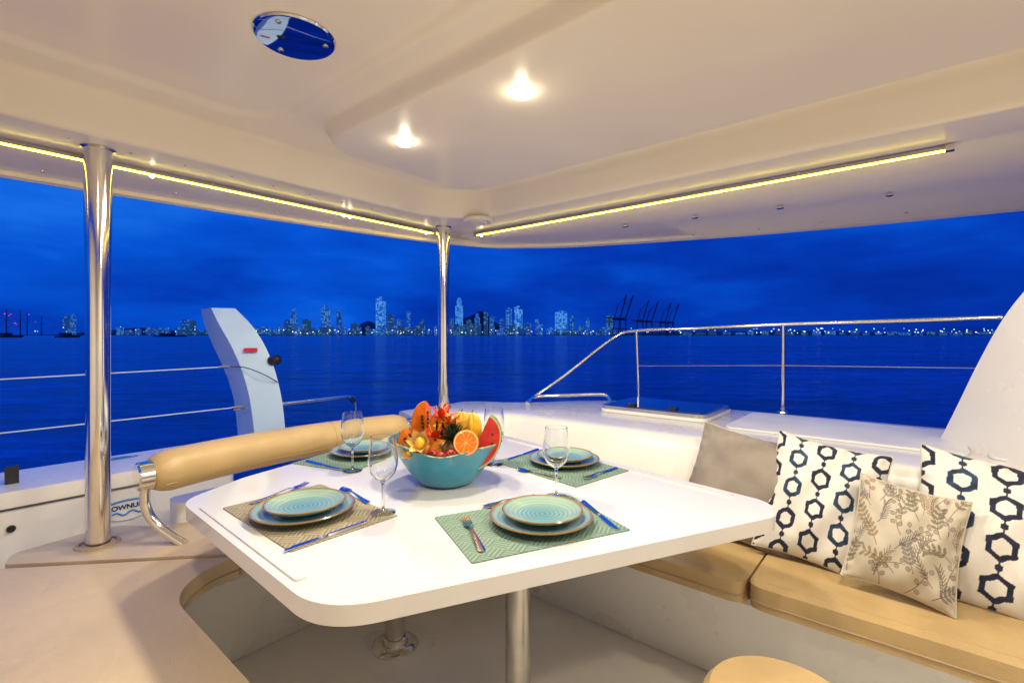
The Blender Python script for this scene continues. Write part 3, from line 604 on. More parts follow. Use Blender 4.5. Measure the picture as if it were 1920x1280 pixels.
for (v0, v1, lb) in ((711, 687, 'upper wire lifeline running from the fin to the left edge'), (812, 762, 'lower wire lifeline running from the fin to the left edge')):
    u1 = 430 if v0 < 750 else 455
    p1 = q4(u1, v1, 3.0); p0 = q4(0, v0, 3.0); p0 = p1+(p0-p1)*1.8
    t = thing('lifeline', lb, 'wire', p1); bm = bmB(); tube(bm, [p0, p1], .0032, 8); obj('wire', bm, wirem, t)
    bm = bmB(); d_ = (p0-p1).normalized(); tube(bm, [p1, p1+d_*.06], .008, 8); obj('turnbuckle', bm, steel, t)
t = thing('stern_rail', 'short stainless rail right of the white fin', 'railing', q4(667, 770, 3.0))
bm = bmB(); tube(bm, smoothpath([q4(528, 757, 3.0), q4(600, 749, 3.0), q4(650, 744, 3.0), q4(664, 748, 3.0), q4(668, 775, 3.0), q4(668, 830, 3.0)], 6), .012, 12); obj('rail_tube', bm, steel, t)
bm = bmB(); tube(bm, [q4(656, 744, 3.0), q4(664, 752, 3.0)], .017, 10); obj('end_fitting', bm, black, t)
bm = bmB(); prism(bm, rpoly([(1.01, 2.7, 0), (2.1, 2.7, .1), (2.1, 3.04, .1), (1.01, 3.04, 0)]), ZW-.2, -.95); bevel(bm, .02, 2, 60); toB(bm); struct(obj('swim_platform', bm, gel), 'low white swim platform beyond the backrest roll')
# ------------------------------------------------------------------ table
ZT = -.5
corner = [(-.995, 1.458, .13), (-.94, 1.70, .12), (-.60, 2.42, .12), (-.06, 2.44, .16), (.775, 1.45, .10), (.725, 1.335, .08), (-.345, .873, .17)]
ol = rpoly(corner, 12)
tb = thing('dining_table', 'white glossy dining table set for four on two steel legs', 'table', (-.2, 1.62, -1.2))
bm = bmB(); prism(bm, ol, ZT-.040, ZT); bevel(bm, .018, 5, 60); top = obj('tabletop', bm, geltable, tb, sharp=60)
def lip(i0, i1, f0, f1):
    a = Vector(corner[i0][:2]); b_ = Vector(corner[i1][:2]); c = Vector((-.1, 1.6)); p = a.lerp(b_, f0); q = a.lerp(b_, f1); dirn = (q-p).normalized(); nn = Vector((-dirn.y, dirn.x)); 
    if (c-p).dot(nn) < 0: nn = -nn
    p += nn*.034; q += nn*.034; ang = math.atan2(dirn.y, dirn.x); L = (q-p).length
    bm = bmB(); prism(bm, rect(0, L, -.014, .014, .012), ZT-.006, ZT+.004); bevel(bm, .0036, 3, 50); bm.transform(Matrix.Translation((p.x, p.y, 0)) @ Matrix.Rotation(ang, 4, 'Z')); obj('raised_lip', bm, geltable, tb)
lip(0, 6, .12, .84); lip(3, 4, .08, .92)
for (x, y) in ((-.451, 1.877), (.018, 1.475)):
    bm = bmB(); lathe(bm, [(0, -1.19), (.038, -1.19), (.038, ZT-.05)], 36, Matrix.Translation((x, y, 0))); lg = obj('leg', bm, steel2, tb)
    bm = bmB(); lathe(bm, [(.039, -1.199), (.088, -1.199), (.088, -1.192), (.08, -1.186), (.05, -1.184), (.046, -1.16), (.039, -1.158)], 40, Matrix.Translation((x, y, 0))); obj('base_flange', bm, steel, lg)
    bm = bmB(); lathe(bm, [(.039, ZT-.041), (.10, ZT-.0415), (.10, ZT-.056), (.045, ZT-.066), (.039, ZT-.09)], 40, Matrix.Translation((x, y, 0))); obj('top_plate', bm, steel2, lg)
    for k in range(6):
        a = k*PI/3; bm = bmB(); lathe(bm, [(0, -1.183), (.005, -1.184), (.006, -1.188)], 8, Matrix.Translation((x+.07*math.cos(a), y+.07*math.sin(a), 0))); obj('bolt', bm, steel2, lg)
bm = bmB(); lathe(bm, [(0, -1.1985), (.145, -1.1985), (.15, -1.1995)], 48, Matrix.Translation((-.451, 1.877, 0))); obj('mounting_pad', bm, gel, fl)
# stool
t = thing('round_stool', 'round tan topped stool at the bottom right corner', 'stool', (.555, .995, -1.2))
bm = bmB(); lathe(bm, [(0, .41), (.14, .41), (.152, .42), (.152, .438), (.14, .452), (.10, .457), (0, .459)], 48); obj('seat', bm, leather, t, True)
bm = bmB(); lathe(bm, [(.151, .43), (.155, .433), (.151, .436)], 48); obj('piping', bm, piping, t, True)
bm = bmB(); lathe(bm, [(0, .409), (.03, .409), (.03, .02), (0, .02)], 24); obj('pedestal', bm, steel2, t, True)
bm = bmB(); lathe(bm, [(0, .02), (.12, .015), (.13, .001), (0, .001)], 32); obj('base', bm, steel2, t, True)
# ------------------------------------------------------------------ table settings
def matt(x, y, ang, m, label):
    bm = bmB(); prism(bm, rect(-.215, .215, -.148, .148, .006), 0, .0022)
    o = obj('placemat', bm, m, None, True, Matrix.Translation((x, y, ZT+.0006)) @ Matrix.Rotation(ang, 4, 'Z')); tag(o, label, 'placemat', 'woven placemats on the table')
matt(-.573, 1.369, math.radians(-41), mat_tan, 'beige woven placemat at the left near side of the table')
matt(.045, 1.285, math.radians(25), mat_teal, 'teal woven placemat at the near edge of the table')
matt(.178, 1.85, math.radians(-48.6), mat_teal, 'greenish woven placemat at the far right of the table')
matt(-.63, 2.02, math.radians(66), mat_teal, 'greenish woven placemat at the far left of the table')
def plate(R, x, y, z, m, label, grp):
    k = R/.137
    bm = bmB(); lathe(bm, [(0, .004), (.07*k, .004), (.072*k, .001), (.078*k, .001), (.082*k, .005), (.118*k, .012), (.134*k, .019), (.137*k, .0225), (.1345*k, .0245), (.118*k, .0175), (.09*k, .0105), (.08*k, .009), (0, .0085)], 64)
    o = obj('dinner_plate' if R > .12 else 'side_plate', bm, m, None, True, Matrix.Translation((x, y, z)), 60); tag(o, label, 'plate', grp)
sp_ = [(-.578, 1.35, 'on the beige placemat'), (.077, 1.29, 'at the near edge of the table'), (.201, 1.885, 'at the far right of the table'), (-.615, 2.03, 'at the far left of the table')]
for x, y, s in sp_:
    plate(.137, x, y, ZT+.0035, platebig, 'large turquoise glazed plate with brown rim '+s, 'large turquoise plates')
    plate(.108, x+.004, y+.002, ZT+.0035+.0135, platesm, 'smaller turquoise ringed plate stacked on the large one '+s, 'small turquoise plates')
def cut_strip(bm, prof, thick=.0022):
    rows = [[(x, -w_, z), (x, -w_*.5, z+thick*.8), (x, w_*.5, z+thick*.8), (x, w_, z), (x, 0, z-thick*.3)] for x, w_, z in prof]
    vs = loft(bm, rows, True); bm.faces.new(vs[0]); bm.faces.new(vs[-1])
def fork_bm():
    bm = bmB(); cut_strip(bm, [(-.1, .007, .003), (-.09, .010, .003), (-.05, .0085, .004), (0, .005, .007), (.025, .0035, .009), (.04, .006, .008), (.05, .0115, .005), (.062, .0125, .004)])
    for k in range(4):
        y = -.0094+k*.00627; rows = [(.06, .0024, .004), (.085, .002, .004), (.105, .0014, .008)]
        vs = loft(bm, [[(x, y-w_, z), (x, y+w_, z), (x, y+w_, z+.002), (x, y-w_, z+.002)] for x, w_, z in rows], True); bm.faces.new(vs[0]); bm.faces.new(vs[-1])
    return bm
def spoon_bm():
    bm = bmB(); cut_strip(bm, [(-.09, .006, .003), (-.08, .009, .003), (-.04, .007, .004), (0, .004, .007), (.03, .003, .009), (.04, .006, .007), (.052, .014, .004), (.065, .0185, .002), (.08, .018, .002), (.092, .012, .004), (.098, .005, .006)]); return bm
def place2(p0, p1):
    c = (p0+p1)/2; d = p1-p0; return Matrix.Translation((c.x, c.y, ZT+.003)) @ Matrix.Rotation(math.atan2(d.y, d.x), 4, 'Z')
def fork(p0, p1, label): o = obj('fork', fork_bm(), cutl, None, True, place2(p0, p1)); tag(o, label, 'fork', 'steel forks')
def spoon(p0, p1, label): o = obj('spoon', spoon_bm(), cutl, None, True, place2(p0, p1)); tag(o, label, 'spoon', 'steel spoons')
def knife(p0, p1, label):
    M = place2(p0, p1); c = M.translation; d = p1-p0; t = thing('knife', label, 'knife', c, math.atan2(d.y, d.x), 'steel knives')
    bm = bmB(); cut_strip(bm, [(-.11, .006, .001), (-.105, .009, .001), (-.06, .0085, .001), (-.01, .0065, .001), (0, .006, .001)], .006); obj('handle', bm, cutl, t, True)
    bm = bmB(); prism(bm, [(0.0005, -.006), (.03, -.0085), (.08, -.009), (.105, -.004), (.112, .006), (.05, .0065), (0.0005, .006)], .001, .0028); obj('blade', bm, cutl, t, True)
fork(T(462, 950, ZT), T(580, 909, ZT), 'fork on the far edge of the beige placemat')
knife(T(680, 984, ZT), T(540, 1033, ZT), 'knife on the near edge of the beige placemat')
spoon(T(690, 945, ZT), T(645, 920, ZT), 'spoon on the right side of the beige placemat')
fork(T(908, 1045, ZT), T(870, 972, ZT), 'fork on the teal placemat at the near edge of the table')
knife(T(1090, 940, ZT), T(1163, 1000, ZT), 'knife on the teal placemat at the near edge of the table')
spoon(T(985, 935, ZT), T(930, 948, ZT), 'spoon behind the plates on the near teal placemat')
knife(T(1012, 843, ZT), T(948, 865, ZT), 'knife on the placemat at the far right of the table')
fork(T(1152, 880, ZT), T(1102, 899, ZT), 'fork on the placemat at the far right of the table')
spoon(T(1040, 896, ZT), T(985, 884, ZT), 'spoon in front of the plates at the far right')
knife(T(575, 866, ZT), T(640, 882, ZT), 'knife on the placemat at the far left of the table')
def wine(x, y, label, k=1.0):
    t = thing('wine_glass', label, 'glass', (x, y, ZT+.002), 0, 'wine glasses')
    bm = bmB(); lathe(bm, [(0, 0), (.034, 0), (.035, .0015), (.030, .003), (.010, .006), (.0045, .012), (.0035, .02), (.0034, .06*k), (.0045, .083*k), (.008, .088*k), (0, .089*k)], 32); obj('stem', bm, glass, t, True)
    o_ = [(.0, .089), (.010, .0895), (.022, .097), (.034, .112), (.0405, .132), (.0415, .150), (.039, .175), (.0355, .205), (.0348, .2135)]
    i_ = [(.0324, .2135), (.0332, .205), (.0367, .175), (.0392, .150), (.0382, .132), (.0318, .114), (.0202, .0992), (.009, .0932), (0, .0925)]
    bm = bmB(); lathe(bm, [(r, z*k) for r, z in o_+i_], 40); obj('bowl', bm, glass, t, True, sharp=60)
wine(-.584, 1.781, 'empty wine glass by the far left plates'); wine(-.361, 1.361, 'empty wine glass in front of the bowl, on the left')
wine(-.069, 1.87, 'empty wine glass behind the watermelon slice'); wine(.136, 1.495, 'empty wine glass between the two right place settings')
# ------------------------------------------------------------------ bowl and fruit
BX, BY = -.222, 1.65
def wav(co):
    th = math.atan2(co.y, co.x); t_ = max(0, co.z/.13)**1.5
    return Vector((co.x*(1+.06*t_*math.cos(2*th)), co.y, co.z*(1+.07*t_*math.cos(2*th-.3)+.03*t_*math.sin(5*th))))
t = thing('fruit_bowl', 'turquoise ceramic bowl with a wavy patina rim holding fruit', 'bowl', (BX, BY, ZT+.001))
bm = bmB(); lathe(bm, [(.0, .0), (.074, .0), (.088, .006), (.106, .022), (.126, .048), (.144, .076), (.158, .102), (.171, .126), (.1815, .140)], 64, None, wav); obj('outer_wall', bm, bowlout, t, True, sharp=70)
bm = bmB(); lathe(bm, [(.1745, .140), (.165, .126), (.152, .102), (.138, .076), (.120, .050), (.094, .024), (.072, .012), (0, .01)], 64, None, wav); obj('inner_wall', bm, bowlin, t, True, sharp=70)
bm = bmB(); lathe(bm, [(.1815, .1401), (.1822, .143), (.178, .1455), (.1742, .143), (.1745, .1401)], 64, None, wav); obj('rim', bm, bowlrim, t, True, sharp=70)
def lune(bm, R, ang, k=1.0, cuts=False, seg=18, lat=20):
    rows = []
    for i in range(seg+1):
        ph = -ang/2+ang*i/seg; row = []
        for j in range(lat+1):
            la = -PI/2+PI*j/lat; row.append(Vector((R*math.cos(la)*math.cos(ph), R*math.cos(la)*math.sin(ph), R*k*math.sin(la))))
        rows.append(row)
    loft(bm, rows)
    if cuts:
        for ph in (-ang/2, ang/2):
            g = 10; loft(bm, [[Vector((R*q/g*math.cos(-PI/2+PI*j/lat)*math.cos(ph), R*q/g*math.cos(-PI/2+PI*j/lat)*math.sin(ph), R*k*(math.sin(-PI/2+PI*j/lat)))) for j in range(lat+1)] for q in range(g+1)])
    bmesh.ops.remove_doubles(bm, verts=bm.verts, dist=1e-5)
def frame_at(p, xdir, zdir):
    x = Vector(xdir).normalized(); z = Vector(zdir); z = (z-x*z.dot(x)).normalized(); y = z.cross(x)
    return Matrix(((x.x, y.x, z.x, p.x), (x.y, y.y, z.y, p.y), (x.z, y.z, z.z, p.z), (0, 0, 0, 1)))
green = simple('melon_rind', (.025, .10, .025), .35, var=.5, vscale=25); redf = simple('melon_flesh', (.62, .03, .02), .35, var=.15, vscale=40, bump=.3)
palef = simple('melon_pith', (.45, .50, .22), .4); seedm = simple('dark_seed', (.01, .008, .006), .3)
orangef = simple('papaya_flesh', (.75, .16, .01), .35, var=.15, vscale=40, bump=.2); papsk = simple('papaya_skin', (.70, .25, .02), .4, var=.3, vscale=20)
def meltslice(name, label, cat, p, xd, zd, R, ang, k, sk, pith, fl_, seeds):
    M = frame_at(p, xd, zd); t = thing(name, label, cat, p)
    bm = bmB(); lune(bm, R, ang, k); bm.transform(M); obj('rind', bm, sk, t, sharp=80)
    bm = bmB(); lune(bm, R*.985, ang*.995, k, True); bm.transform(M); obj('pith', bm, pith, t)
    bm = bmB(); lune(bm, R*.92, ang+.02, k*.97, True); bm.transform(M); obj('flesh', bm, fl_, t)
    for i in range(seeds):
        s = 1 if i % 2 else -1; la = random.uniform(-.8, .8); r_ = R*random.uniform(.5, .72)*math.cos(la)
        ph = s*(ang/2+.012); c = M @ Vector((r_*math.cos(ph), r_*math.sin(ph), R*k*.8*math.sin(la)))
        bm = bmB(); bmesh.ops.create_icosphere(bm, subdivisions=2, radius=.003, matrix=Matrix.Translation(c) @ Matrix.Diagonal((1, 1, 1.5, 1))); obj('seed', bm, seedm, t)
    return t
meltslice('watermelon_slice', 'red watermelon wedge with green rind at the right of the bowl', 'watermelon', P(895, 828, 1.57), (.85, .45, -.4), (.75, .1, 1), .074, .8, 1.35, green, palef, redf, 14)
def papaya(p, xd, zd, R, ang, k, label):
    t = meltslice('papaya_slice', label, 'papaya', p, xd, zd, R, ang, k, papsk, orangef, orangef, 0)
    M = frame_at(p, xd, zd)
    for i in range(16):
        s = -1 if i % 2 else 1; la = -.7+1.4*i/15; c = M @ Vector((R*.22*math.cos(s*ang/2), R*.22*math.sin(s*(ang/2+.03))+s*.002, R*k*.8*math.sin(la)))
        bm = bmB(); bmesh.ops.create_icosphere(bm, subdivisions=2, radius=.005, matrix=Matrix.Translation(c)); obj('seed', bm, seedm, t)
papaya(P(800, 800, 1.66), (-.75, .6, .1), (-.28, 0, 1), .052, 2.2, 1.75, 'tall orange papaya slice with black seeds at the left of the bowl')
papaya(P(824, 806, 1.66), (-.2, .9, .1), (.1, 0, 1), .042, 2.4, 1.6, 'second papaya slice between the tall one and the pineapple')
papaya(P(772, 830, 1.62), (-.6, .7, -.2), (-.7, 0, 1), .042, 2.0, 1.25, 'low papaya slice leaning on the left bowl rim')
def discmesh(R, fcol, nr=26, nt_=96):
    vs, fs, cols = [], [], []
    for i in range(nr+1):
        r = R*i/nr
        for j in range(nt_):
            a = 2*PI*j/nt_; c, dz = fcol(i/nr, a); vs.append((r*math.cos(a), r*math.sin(a), dz)); cols.append(c)
    for i in range(nr):
        for j in range(nt_): fs.append((i*nt_+j, i*nt_+(j+1) % nt_, (i+1)*nt_+(j+1) % nt_, (i+1)*nt_+j))
    me = bpy.data.meshes.new('flesh'); me.from_pydata(vs, [], fs); setcol(me, np.array(cols)); 
    for p in me.polygons: p.use_smooth = True
    me.materials.append(fruitcol); return me
def orcol(r, a):
    s = abs(math.sin(a*5)); pal = (.80, .42, .12)
    if r > .93: return ((.75, .21, .012), 0)
    if r > .86: return ((.80, .52, .24), 0)
    if r < .1 or s*r < .085: return (pal, 0)
    return ((.78, .165+.04*math.sin(a*40+r*20), .005), .0012)
orpeel = simple('orange_peel', (.75, .21, .01), .4, bump=.5, bscale=400)
def citrus(p, nd, R, label):
    nd = Vector(nd).normalized(); q = nd.to_track_quat('Z', 'Y'); M = Matrix.Translation(p) @ q.to_matrix().to_4x4()
    t = thing('orange_half', label, 'orange', p); me = discmesh(R, orcol); o = bpy.data.objects.new('flesh', me); C.objects.link(o); o.parent = t; me.transform(MW[t.name].inverted() @ M); MW[o.name] = MW[t.name]
    bm = bmB(); lathe(bm, [(R*math.cos(i*PI/2/12), -R*math.sin(i*PI/2/12)) for i in range(13)], 40); bm.transform(M); obj('peel', bm, orpeel, t, sharp=80)
citrus(P(874, 829, 1.50), (.1, -1, .22), .039, 'cut orange half facing the camera in the bowl')
def petal(bm, M, L, wd, curl, n=8, fold=.25):
    rows = []
    for i in range(n+1):
        t_ = i/n; ww = wd*(math.sin(PI*min(1, t_*.93+.07))**.8)*(1 if t_ < .99 else .2); z = curl*L*t_*t_; x = L*t_
        rows.append([M @ Vector((x, -ww, z+fold*ww)), M @ Vector((x, -ww*.5, z+fold*.3*ww)), M @ Vector((x, 0, z)), M @ Vector((x, ww*.5, z+fold*.3*ww)), M @ Vector((x, ww, z+fold*ww))])
    loft(bm, rows)
def dirM(p, az, el, roll=0): return Matrix.Translation(p) @ Matrix.Rotation(az, 4, 'Z') @ Matrix.Rotation(-el, 4, 'Y') @ Matrix.Rotation(roll, 4, 'X')
redpet = simple('lily_petal', (.70, .05, .01), .4, var=.4, vscale=30); gold = simple('yellow_flesh', (.72, .40, .02), .35, var=.25, vscale=25, bump=.2)
orpet = simple('orange_petal', (.76, .17, .01), .4, var=.4, vscale=30)
for j, (u, v, Y, lb, mt_) in enumerate(((828, 786, 1.60, 'red lily flower at the top of the fruit', redpet), (846, 798, 1.57, 'orange lily flower just in front of the pineapple crown', orpet), (815, 822, 1.55, 'low red lily flower over the gooseberries', redpet))):
    p = P(u, v, Y); t = thing('lily_flower', lb, 'flower', p)
    for k in range(7):
        bm = bmB(); petal(bm, dirM(p, k*2*PI/7+.3+j, .45+.5*(k % 2)), .062-.008*j, .012, -.15); obj('petal', bm, mt_, t)
    for k in range(4):
        bm = bmB(); d_ = Vector((math.cos(k*1.6)*.4, math.sin(k*1.6)*.4, 1)).normalized(); tube(bm, [p, p+d_*.04, p+d_*.048], [.001, .001, .003], 6); obj('stamen', bm, gold, t)
p = P(836, 784, 1.68); t = thing('lily_bud', 'closed orange flower bud right of the open lily', 'flower', p)
for k in range(4):
    bm = bmB(); petal(bm, dirM(p, k*PI/2, 1.25), .06, .010, -.1); obj('petal', bm, redpet, t)
pinec = simple('pineapple_skin', (.20, .11, .03), .5, var=.5, vscale=60, bump=1, bscale=120); leafm = simple('pineapple_leaf', (.025, .055, .025), .4, var=.4, vscale=30)
p = P(850, 846, 1.57); t = thing('small_pineapple', 'small pineapple with spiky dark green crown in the middle', 'pineapple', p)
def knob(co):
    th = math.atan2(co.y, co.x); k = 1+.06*math.sin(th*8+co.z*180)*math.sin(th*8-co.z*180); return Vector((co.x*k, co.y*k, co.z))
bm = bmB(); lathe(bm, [(.038*math.cos(-PI/2+PI*i/20), .045*math.sin(-PI/2+PI*i/20)) for i in range(21)], 64, Matrix.Translation(p), knob); obj('body', bm, pinec, t, sharp=80)
for k in range(38):
    el = .0+1.45*(k/38); bm = bmB(); petal(bm, dirM(p+Vector((0, -.012, .035)), k*2.4, el), .062+.014*random.random(), .0065, .12 if k < 14 else -.05, 6, .6); obj('crown_leaf', bm, leafm, t)
def star(u, v, Y, lb, s=1.0, zd=(.25, 0, 1)):
    t = thing('star_fruit', lb, 'fruit', P(u, v, Y)); M = frame_at(P(u, v, Y), (1, -.3, 0), zd)
    bm = bmB(); rows = []
    for i in range(17):
        la = -PI/2+PI*i/16; rows.append([M @ Vector((s*math.cos(2*PI*j/30)*.030*math.cos(la)*(1+.28*math.cos(5*2*PI*j/30)), s*math.sin(2*PI*j/30)*.030*math.cos(la)*(1+.28*math.cos(5*2*PI*j/30)), s*.055*math.sin(la))) for j in range(30)])
    loft(bm, rows, True); bmesh.ops.remove_doubles(bm, verts=bm.verts, dist=1e-5); obj('body', bm, gold, t, sharp=80)
    bm = bmB(); tube(bm, [M @ Vector((0, 0, .054*s)), M @ Vector((.003, 0, .063*s))], .002, 6); obj('stem', bm, leafm, t)
star(884, 803, 1.66, 'yellow ridged star fruit standing right of the pineapple'); star(866, 800, 1.70, 'second yellow star fruit behind the pineapple crown', 1.0, (-.15, 0, 1))
husk = simple('dry_husk', (.76, .48, .14), .6, var=.3, vscale=30)
for i, (u, v, Y, r_, lb) in enumerate(((788, 830, 1.50, .019, 'largest yellow cape gooseberry with open papery husk at left front'), (768, 848, 1.52, .013, 'small yellow gooseberry low at the left bowl rim'))):
    p = P(u, v, Y); t = thing('cape_gooseberry', lb, 'fruit', p)
    bm = bmB(); bmesh.ops.create_uvsphere(bm, u_segments=20, v_segments=14, radius=r_, matrix=Matrix.Translation(p)); obj('berry', bm, gold, t, sharp=80)
    nd = Vector((-.2, -1, .5)).normalized(); q = nd.to_track_quat('Z', 'Y').to_matrix().to_4x4()
    for k in range(6):
        bm = bmB(); petal(bm, Matrix.Translation(p-nd*r_*.9) @ q @ Matrix.Rotation(k*PI/3+i, 4, 'Z') @ Matrix.Rotation(-.5, 4, 'Y'), r_*2.9, r_*.8, .35, 8, .5); obj('husk_leaf', bm, husk, t)
straw = simple('strawberry', (.50, .012, .012), .3, var=.3, vscale=120, bump=.8, bscale=300)
for i, (u, v, Y, lb) in enumerate(((828, 858, 1.505, 'strawberry at the front rim below the pineapple'), (846, 853, 1.50, 'strawberry left of the cut orange half'), (812, 852, 1.52, 'strawberry between gooseberries and pineapple'))):
    p = P(u, v, Y); t = thing('strawberry', lb, 'strawberry', p, 0); M = Matrix.Translation(p) @ Matrix.Rotation(random.uniform(.6, 1.6), 4, 'X') @ Matrix.Rotation(random.uniform(-.6, .6), 4, 'Y') @ Matrix.Scale(1.15, 4)
    bm = bmB(); lathe(bm, [(0, -.02), (.006, -.018), (.012, -.008), (.0155, .003), (.014, .011), (.007, .015), (0, .015)], 20, M); obj('berry', bm, straw, t, sharp=80)
    for k in range(5):
        bm = bmB(); petal(bm, M @ Matrix.Translation((0, 0, .015)) @ Matrix.Rotation(k*1.256, 4, 'Z'), .012, .003, .1, 5); obj('sepal', bm, leafm, t)
for i, (dx, dy, r_, lb) in enumerate(((.0, .01, .070, 'large orange coloured melon lying under the other fruit'), (.075, .05, .042, 'round orange behind the watermelon in the bowl'), (-.07, .05, .042, 'round orange behind the papaya in the bowl'), (-.02, -.065, .038, 'round orange under the strawberries'))):
    p = Vector((BX+dx, BY+dy, ZT+.016+max(r_, .05)+(.03 if i else 0))); t = thing('whole_fruit', lb, 'fruit', p)
    bm = bmB(); bmesh.ops.create_uvsphere(bm, u_segments=28, v_segments=18, radius=r_, matrix=Matrix.Translation(p) @ Matrix.Diagonal((1, 1, .85, 1))); obj('peel', bm, papsk, t, sharp=80)
    bm = bmB(); lathe(bm, [(0, r_*.84), (.004, r_*.85), (.003, r_*.87), (0, r_*.87)], 8, Matrix.Translation(p)); obj('navel', bm, leafm, t)
# ------------------------------------------------------------------ pillows
def hexcol(U, V, teal):
    n_ = U.shape; base = np.zeros(n_+(3,)); base[:] = (.72, .70, .66)
    cs = .235; per = .262; cidx = np.floor(U/cs+.5); x = (U/cs+.5-cidx-.5)*cs; yy = V/per+.5*(cidx % 2); ridx = np.floor(yy); y = (yy-ridx-.5)*per
    h = np.maximum(np.abs(y)*.866+np.abs(x)*.5, np.abs(x)); wob = .003*np.sin(U*70+V*50)
    ring = np.abs(h-.066+wob) < .0175
    y2 = np.where(y > 0, y-per/2, y+per/2); dot = np.maximum(np.abs(y2)*.866+np.abs(x)*.5, np.abs(x)) < .022
    line = (np.abs(x) < .005) & (h > .07)
    k = (np.sin(cidx*3.1+ridx*5.7) > .6)[..., None]
    navy_ = np.array((.006, .010, .035)); lt = np.array((.012, .035, .085))
    wash = (.5+.5*np.sin(U*37+3*np.sin(V*29)))[..., None]
    ink = np.where(k, lt*(.6+.8*wash), navy_*(.7+.9*wash))
    return np.where((ring | dot | line)[..., None], ink, base)
def floralcol(U, V, s):
    rnd = random.Random(21); base = np.zeros(U.shape+(3,)); base[:] = (.52, .47, .38)
    base *= (1+.03*np.sin(U*30+V*17))[..., None]
    def paint(mask, c, al=.9): base[mask] = base[mask]*(1-al)+np.array(c)*al
    cols = [(.13, .11, .08), (.16, .15, .14), (.10, .10, .06), (.22, .14, .06), (.11, .11, .13), (.17, .16, .13)]
    for k in range(36):
        gx, gy = k % 6, k//6
        x0, y0 = (gx+rnd.uniform(.1, .9))/6, (gy+rnd.uniform(-.3, .6))/6.2; ang = rnd.uniform(.6, 2.5); c = cols[k % 5]; L = rnd.uniform(.22, .34); kind = (k*7//3) % 3; bend = rnd.uniform(-1.4, 1.4)
        x, y, a = x0, y0, ang; ns = 6 if kind != 2 else 9
        for i in range(ns):
            x2, y2 = x+math.cos(a)*L/ns, y+math.sin(a)*L/ns
            dx, dy = x2-x, y2-y; tt = np.clip(((U-x)*dx+(V-y)*dy)/(dx*dx+dy*dy), 0, 1); dd = np.hypot(U-x-tt*dx, V-y-tt*dy); paint(dd < .0035, (.14, .08, .04))
            if i > 0:
                for sd in (-1, 1):
                    la = a+sd*(.9 if kind != 2 else .6); ll = (.034 if kind == 0 else .024 if kind == 1 else .032); wl = (.014 if kind == 0 else .020 if kind == 1 else .005)
                    if kind == 1 and sd*(i % 2-.5) > 0: continue
                    off = ll+(.014 if kind == 1 else .002); cx, cy = x2+math.cos(la)*off, y2+math.sin(la)*off
                    e1 = (U-cx)*math.cos(la)+(V-cy)*math.sin(la); e2 = -(U-cx)*math.sin(la)+(V-cy)*math.cos(la)
                    q = (e1/ll)**2+(e2/wl)**2; paint(q < 1, c, .8 if kind != 1 else .5)
                    if kind == 1: paint(np.abs(q-.9) < .2, (.14, .08, .04), .85)
                    if kind == 0: paint((np.abs(e2) < .002) & (q < 1), (.4, .35, .25), .6)
            x, y = x2, y2; a += bend/ns
    return base
def greycol(U, V, s):
    base = np.zeros(U.shape+(3,)); base[:] = (.27, .235, .205); n_ = .5+.5*np.sin(U*9+2*np.sin(V*11)); return base*(.85+.22*n_)[..., None]
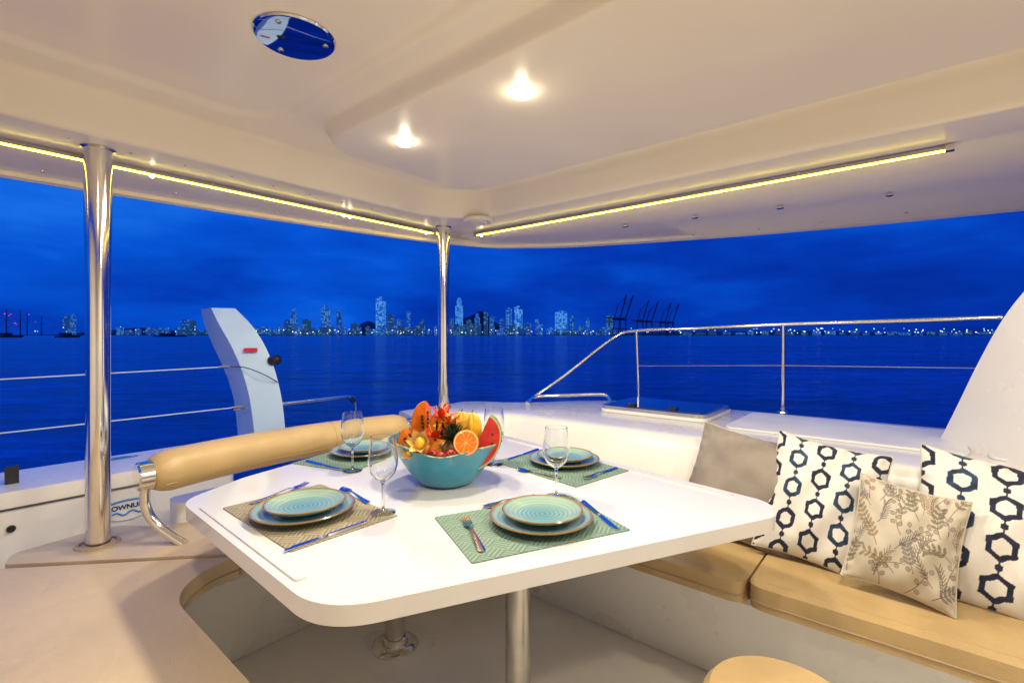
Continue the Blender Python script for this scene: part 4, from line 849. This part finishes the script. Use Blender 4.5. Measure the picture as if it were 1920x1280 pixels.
def pillow(a, b_, z, wd, ht, yaw, lean, roll, colf, label, thick=.075, seed=0, n=200):
    cpos = W(a, b_, z)
    e1 = W(math.sin(yaw), -math.cos(yaw), 0); nn = W(-math.cos(yaw), -math.sin(yaw), 0); up = Vector((0, 0, 1))
    e2 = (up*math.cos(lean)-nn*math.sin(lean)); n3 = e1.cross(e2); 
    if n3.dot(nn) < 0: n3 = -n3
    r1 = e1*math.cos(roll)-e2*math.sin(roll); r2 = e1*math.sin(roll)+e2*math.cos(roll)
    s = np.linspace(-1, 1, n); S, Tt = np.meshgrid(s, s, indexing='ij')
    X = wd/2*S*(1-.08*(1-Tt**2)); Yv = ht/2*Tt*(1-.08*(1-S**2))
    prof = np.clip((1-S**4)*(1-Tt**4), 0, 1)**.5*np.clip((1-.45*S**2)*(1-.45*Tt**2), 0, 1)
    wr = .006*np.sin(S*7+seed)*np.sin(Tt*5+seed*2)+.006*np.sin((S+Tt)*11+seed)*np.abs(S*Tt)+.005*np.sin((S-Tt*.6)*9+seed*3)
    wr2 = .008*np.exp(-((Tt-.95)/.12)**2)*np.sin(S*30+seed)+.008*np.exp(-((np.abs(S)-.97)/.1)**2)*np.sin(Tt*26+seed)
    V1 = thick*prof+(wr+wr2)*np.sqrt(prof); V2 = -thick*.6*prof
    col_ = colf((S+1)/2, (Tt+1)/2, seed); vs, cols = [], []
    for Z_ in (V1, V2):
        pts = X[..., None]*np.array(r1)+Yv[..., None]*np.array(r2)+Z_[..., None]*np.array(n3); vs.append(pts.reshape(-1, 3)); cols.append(col_.reshape(-1, 3))
    vs = np.concatenate(vs); cols = np.concatenate(cols); fs = []
    for q in range(2):
        o_ = q*n*n
        for i in range(n-1):
            for j in range(n-1):
                f_ = (o_+i*n+j, o_+(i+1)*n+j, o_+(i+1)*n+j+1, o_+i*n+j+1); fs.append(f_ if q == 0 else f_[::-1])
    me = bpy.data.meshes.new('cover'); me.from_pydata(vs.tolist(), [], fs); setcol(me, cols); me.materials.append(fabric)
    for p in me.polygons: p.use_smooth = True
    t = thing('throw_pillow', label, 'pillow', cpos); o = bpy.data.objects.new('cover', me); C.objects.link(o); o.parent = t; MW[o.name] = MW[t.name]
    bm = bmB(); ring = []
    for (sx, tx) in [(x, -1) for x in np.linspace(-1, 1, 20)]+[(1, x) for x in np.linspace(-1, 1, 20)][1:]+[(x, 1) for x in np.linspace(1, -1, 20)][1:]+[(-1, x) for x in np.linspace(1, -1, 20)][1:]:
        x = wd/2*sx*(1-.08*(1-tx**2)); y = ht/2*tx*(1-.08*(1-sx**2)); ring.append(cpos+r1*x+r2*y)
    tube(bm, ring, .0026, 6, False); obj('edge_seam', bm, thread, t)
pillow(1.955, .50, -.565, .42, .41, 0, .50, .14, greycol, 'plain taupe velvet throw pillow nearest the table', thick=.10, seed=1)
pillow(1.915, .25, -.560, .335, .42, .1, .46, .16, hexcol, 'white pillow with navy hexagons between the taupe and floral pillows', seed=2, thick=.075)
pillow(1.80, .030, -.590, .255, .31, .05, .42, .15, floralcol, 'beige floral pillow with leaves between two hexagon pillows', seed=3, thick=.07)
pillow(1.94, -.19, -.570, .42, .44, 0, .46, .12, hexcol, 'white pillow with navy hexagons cut by the right picture edge', seed=5, thick=.085)
print('objects', len(C.objects))
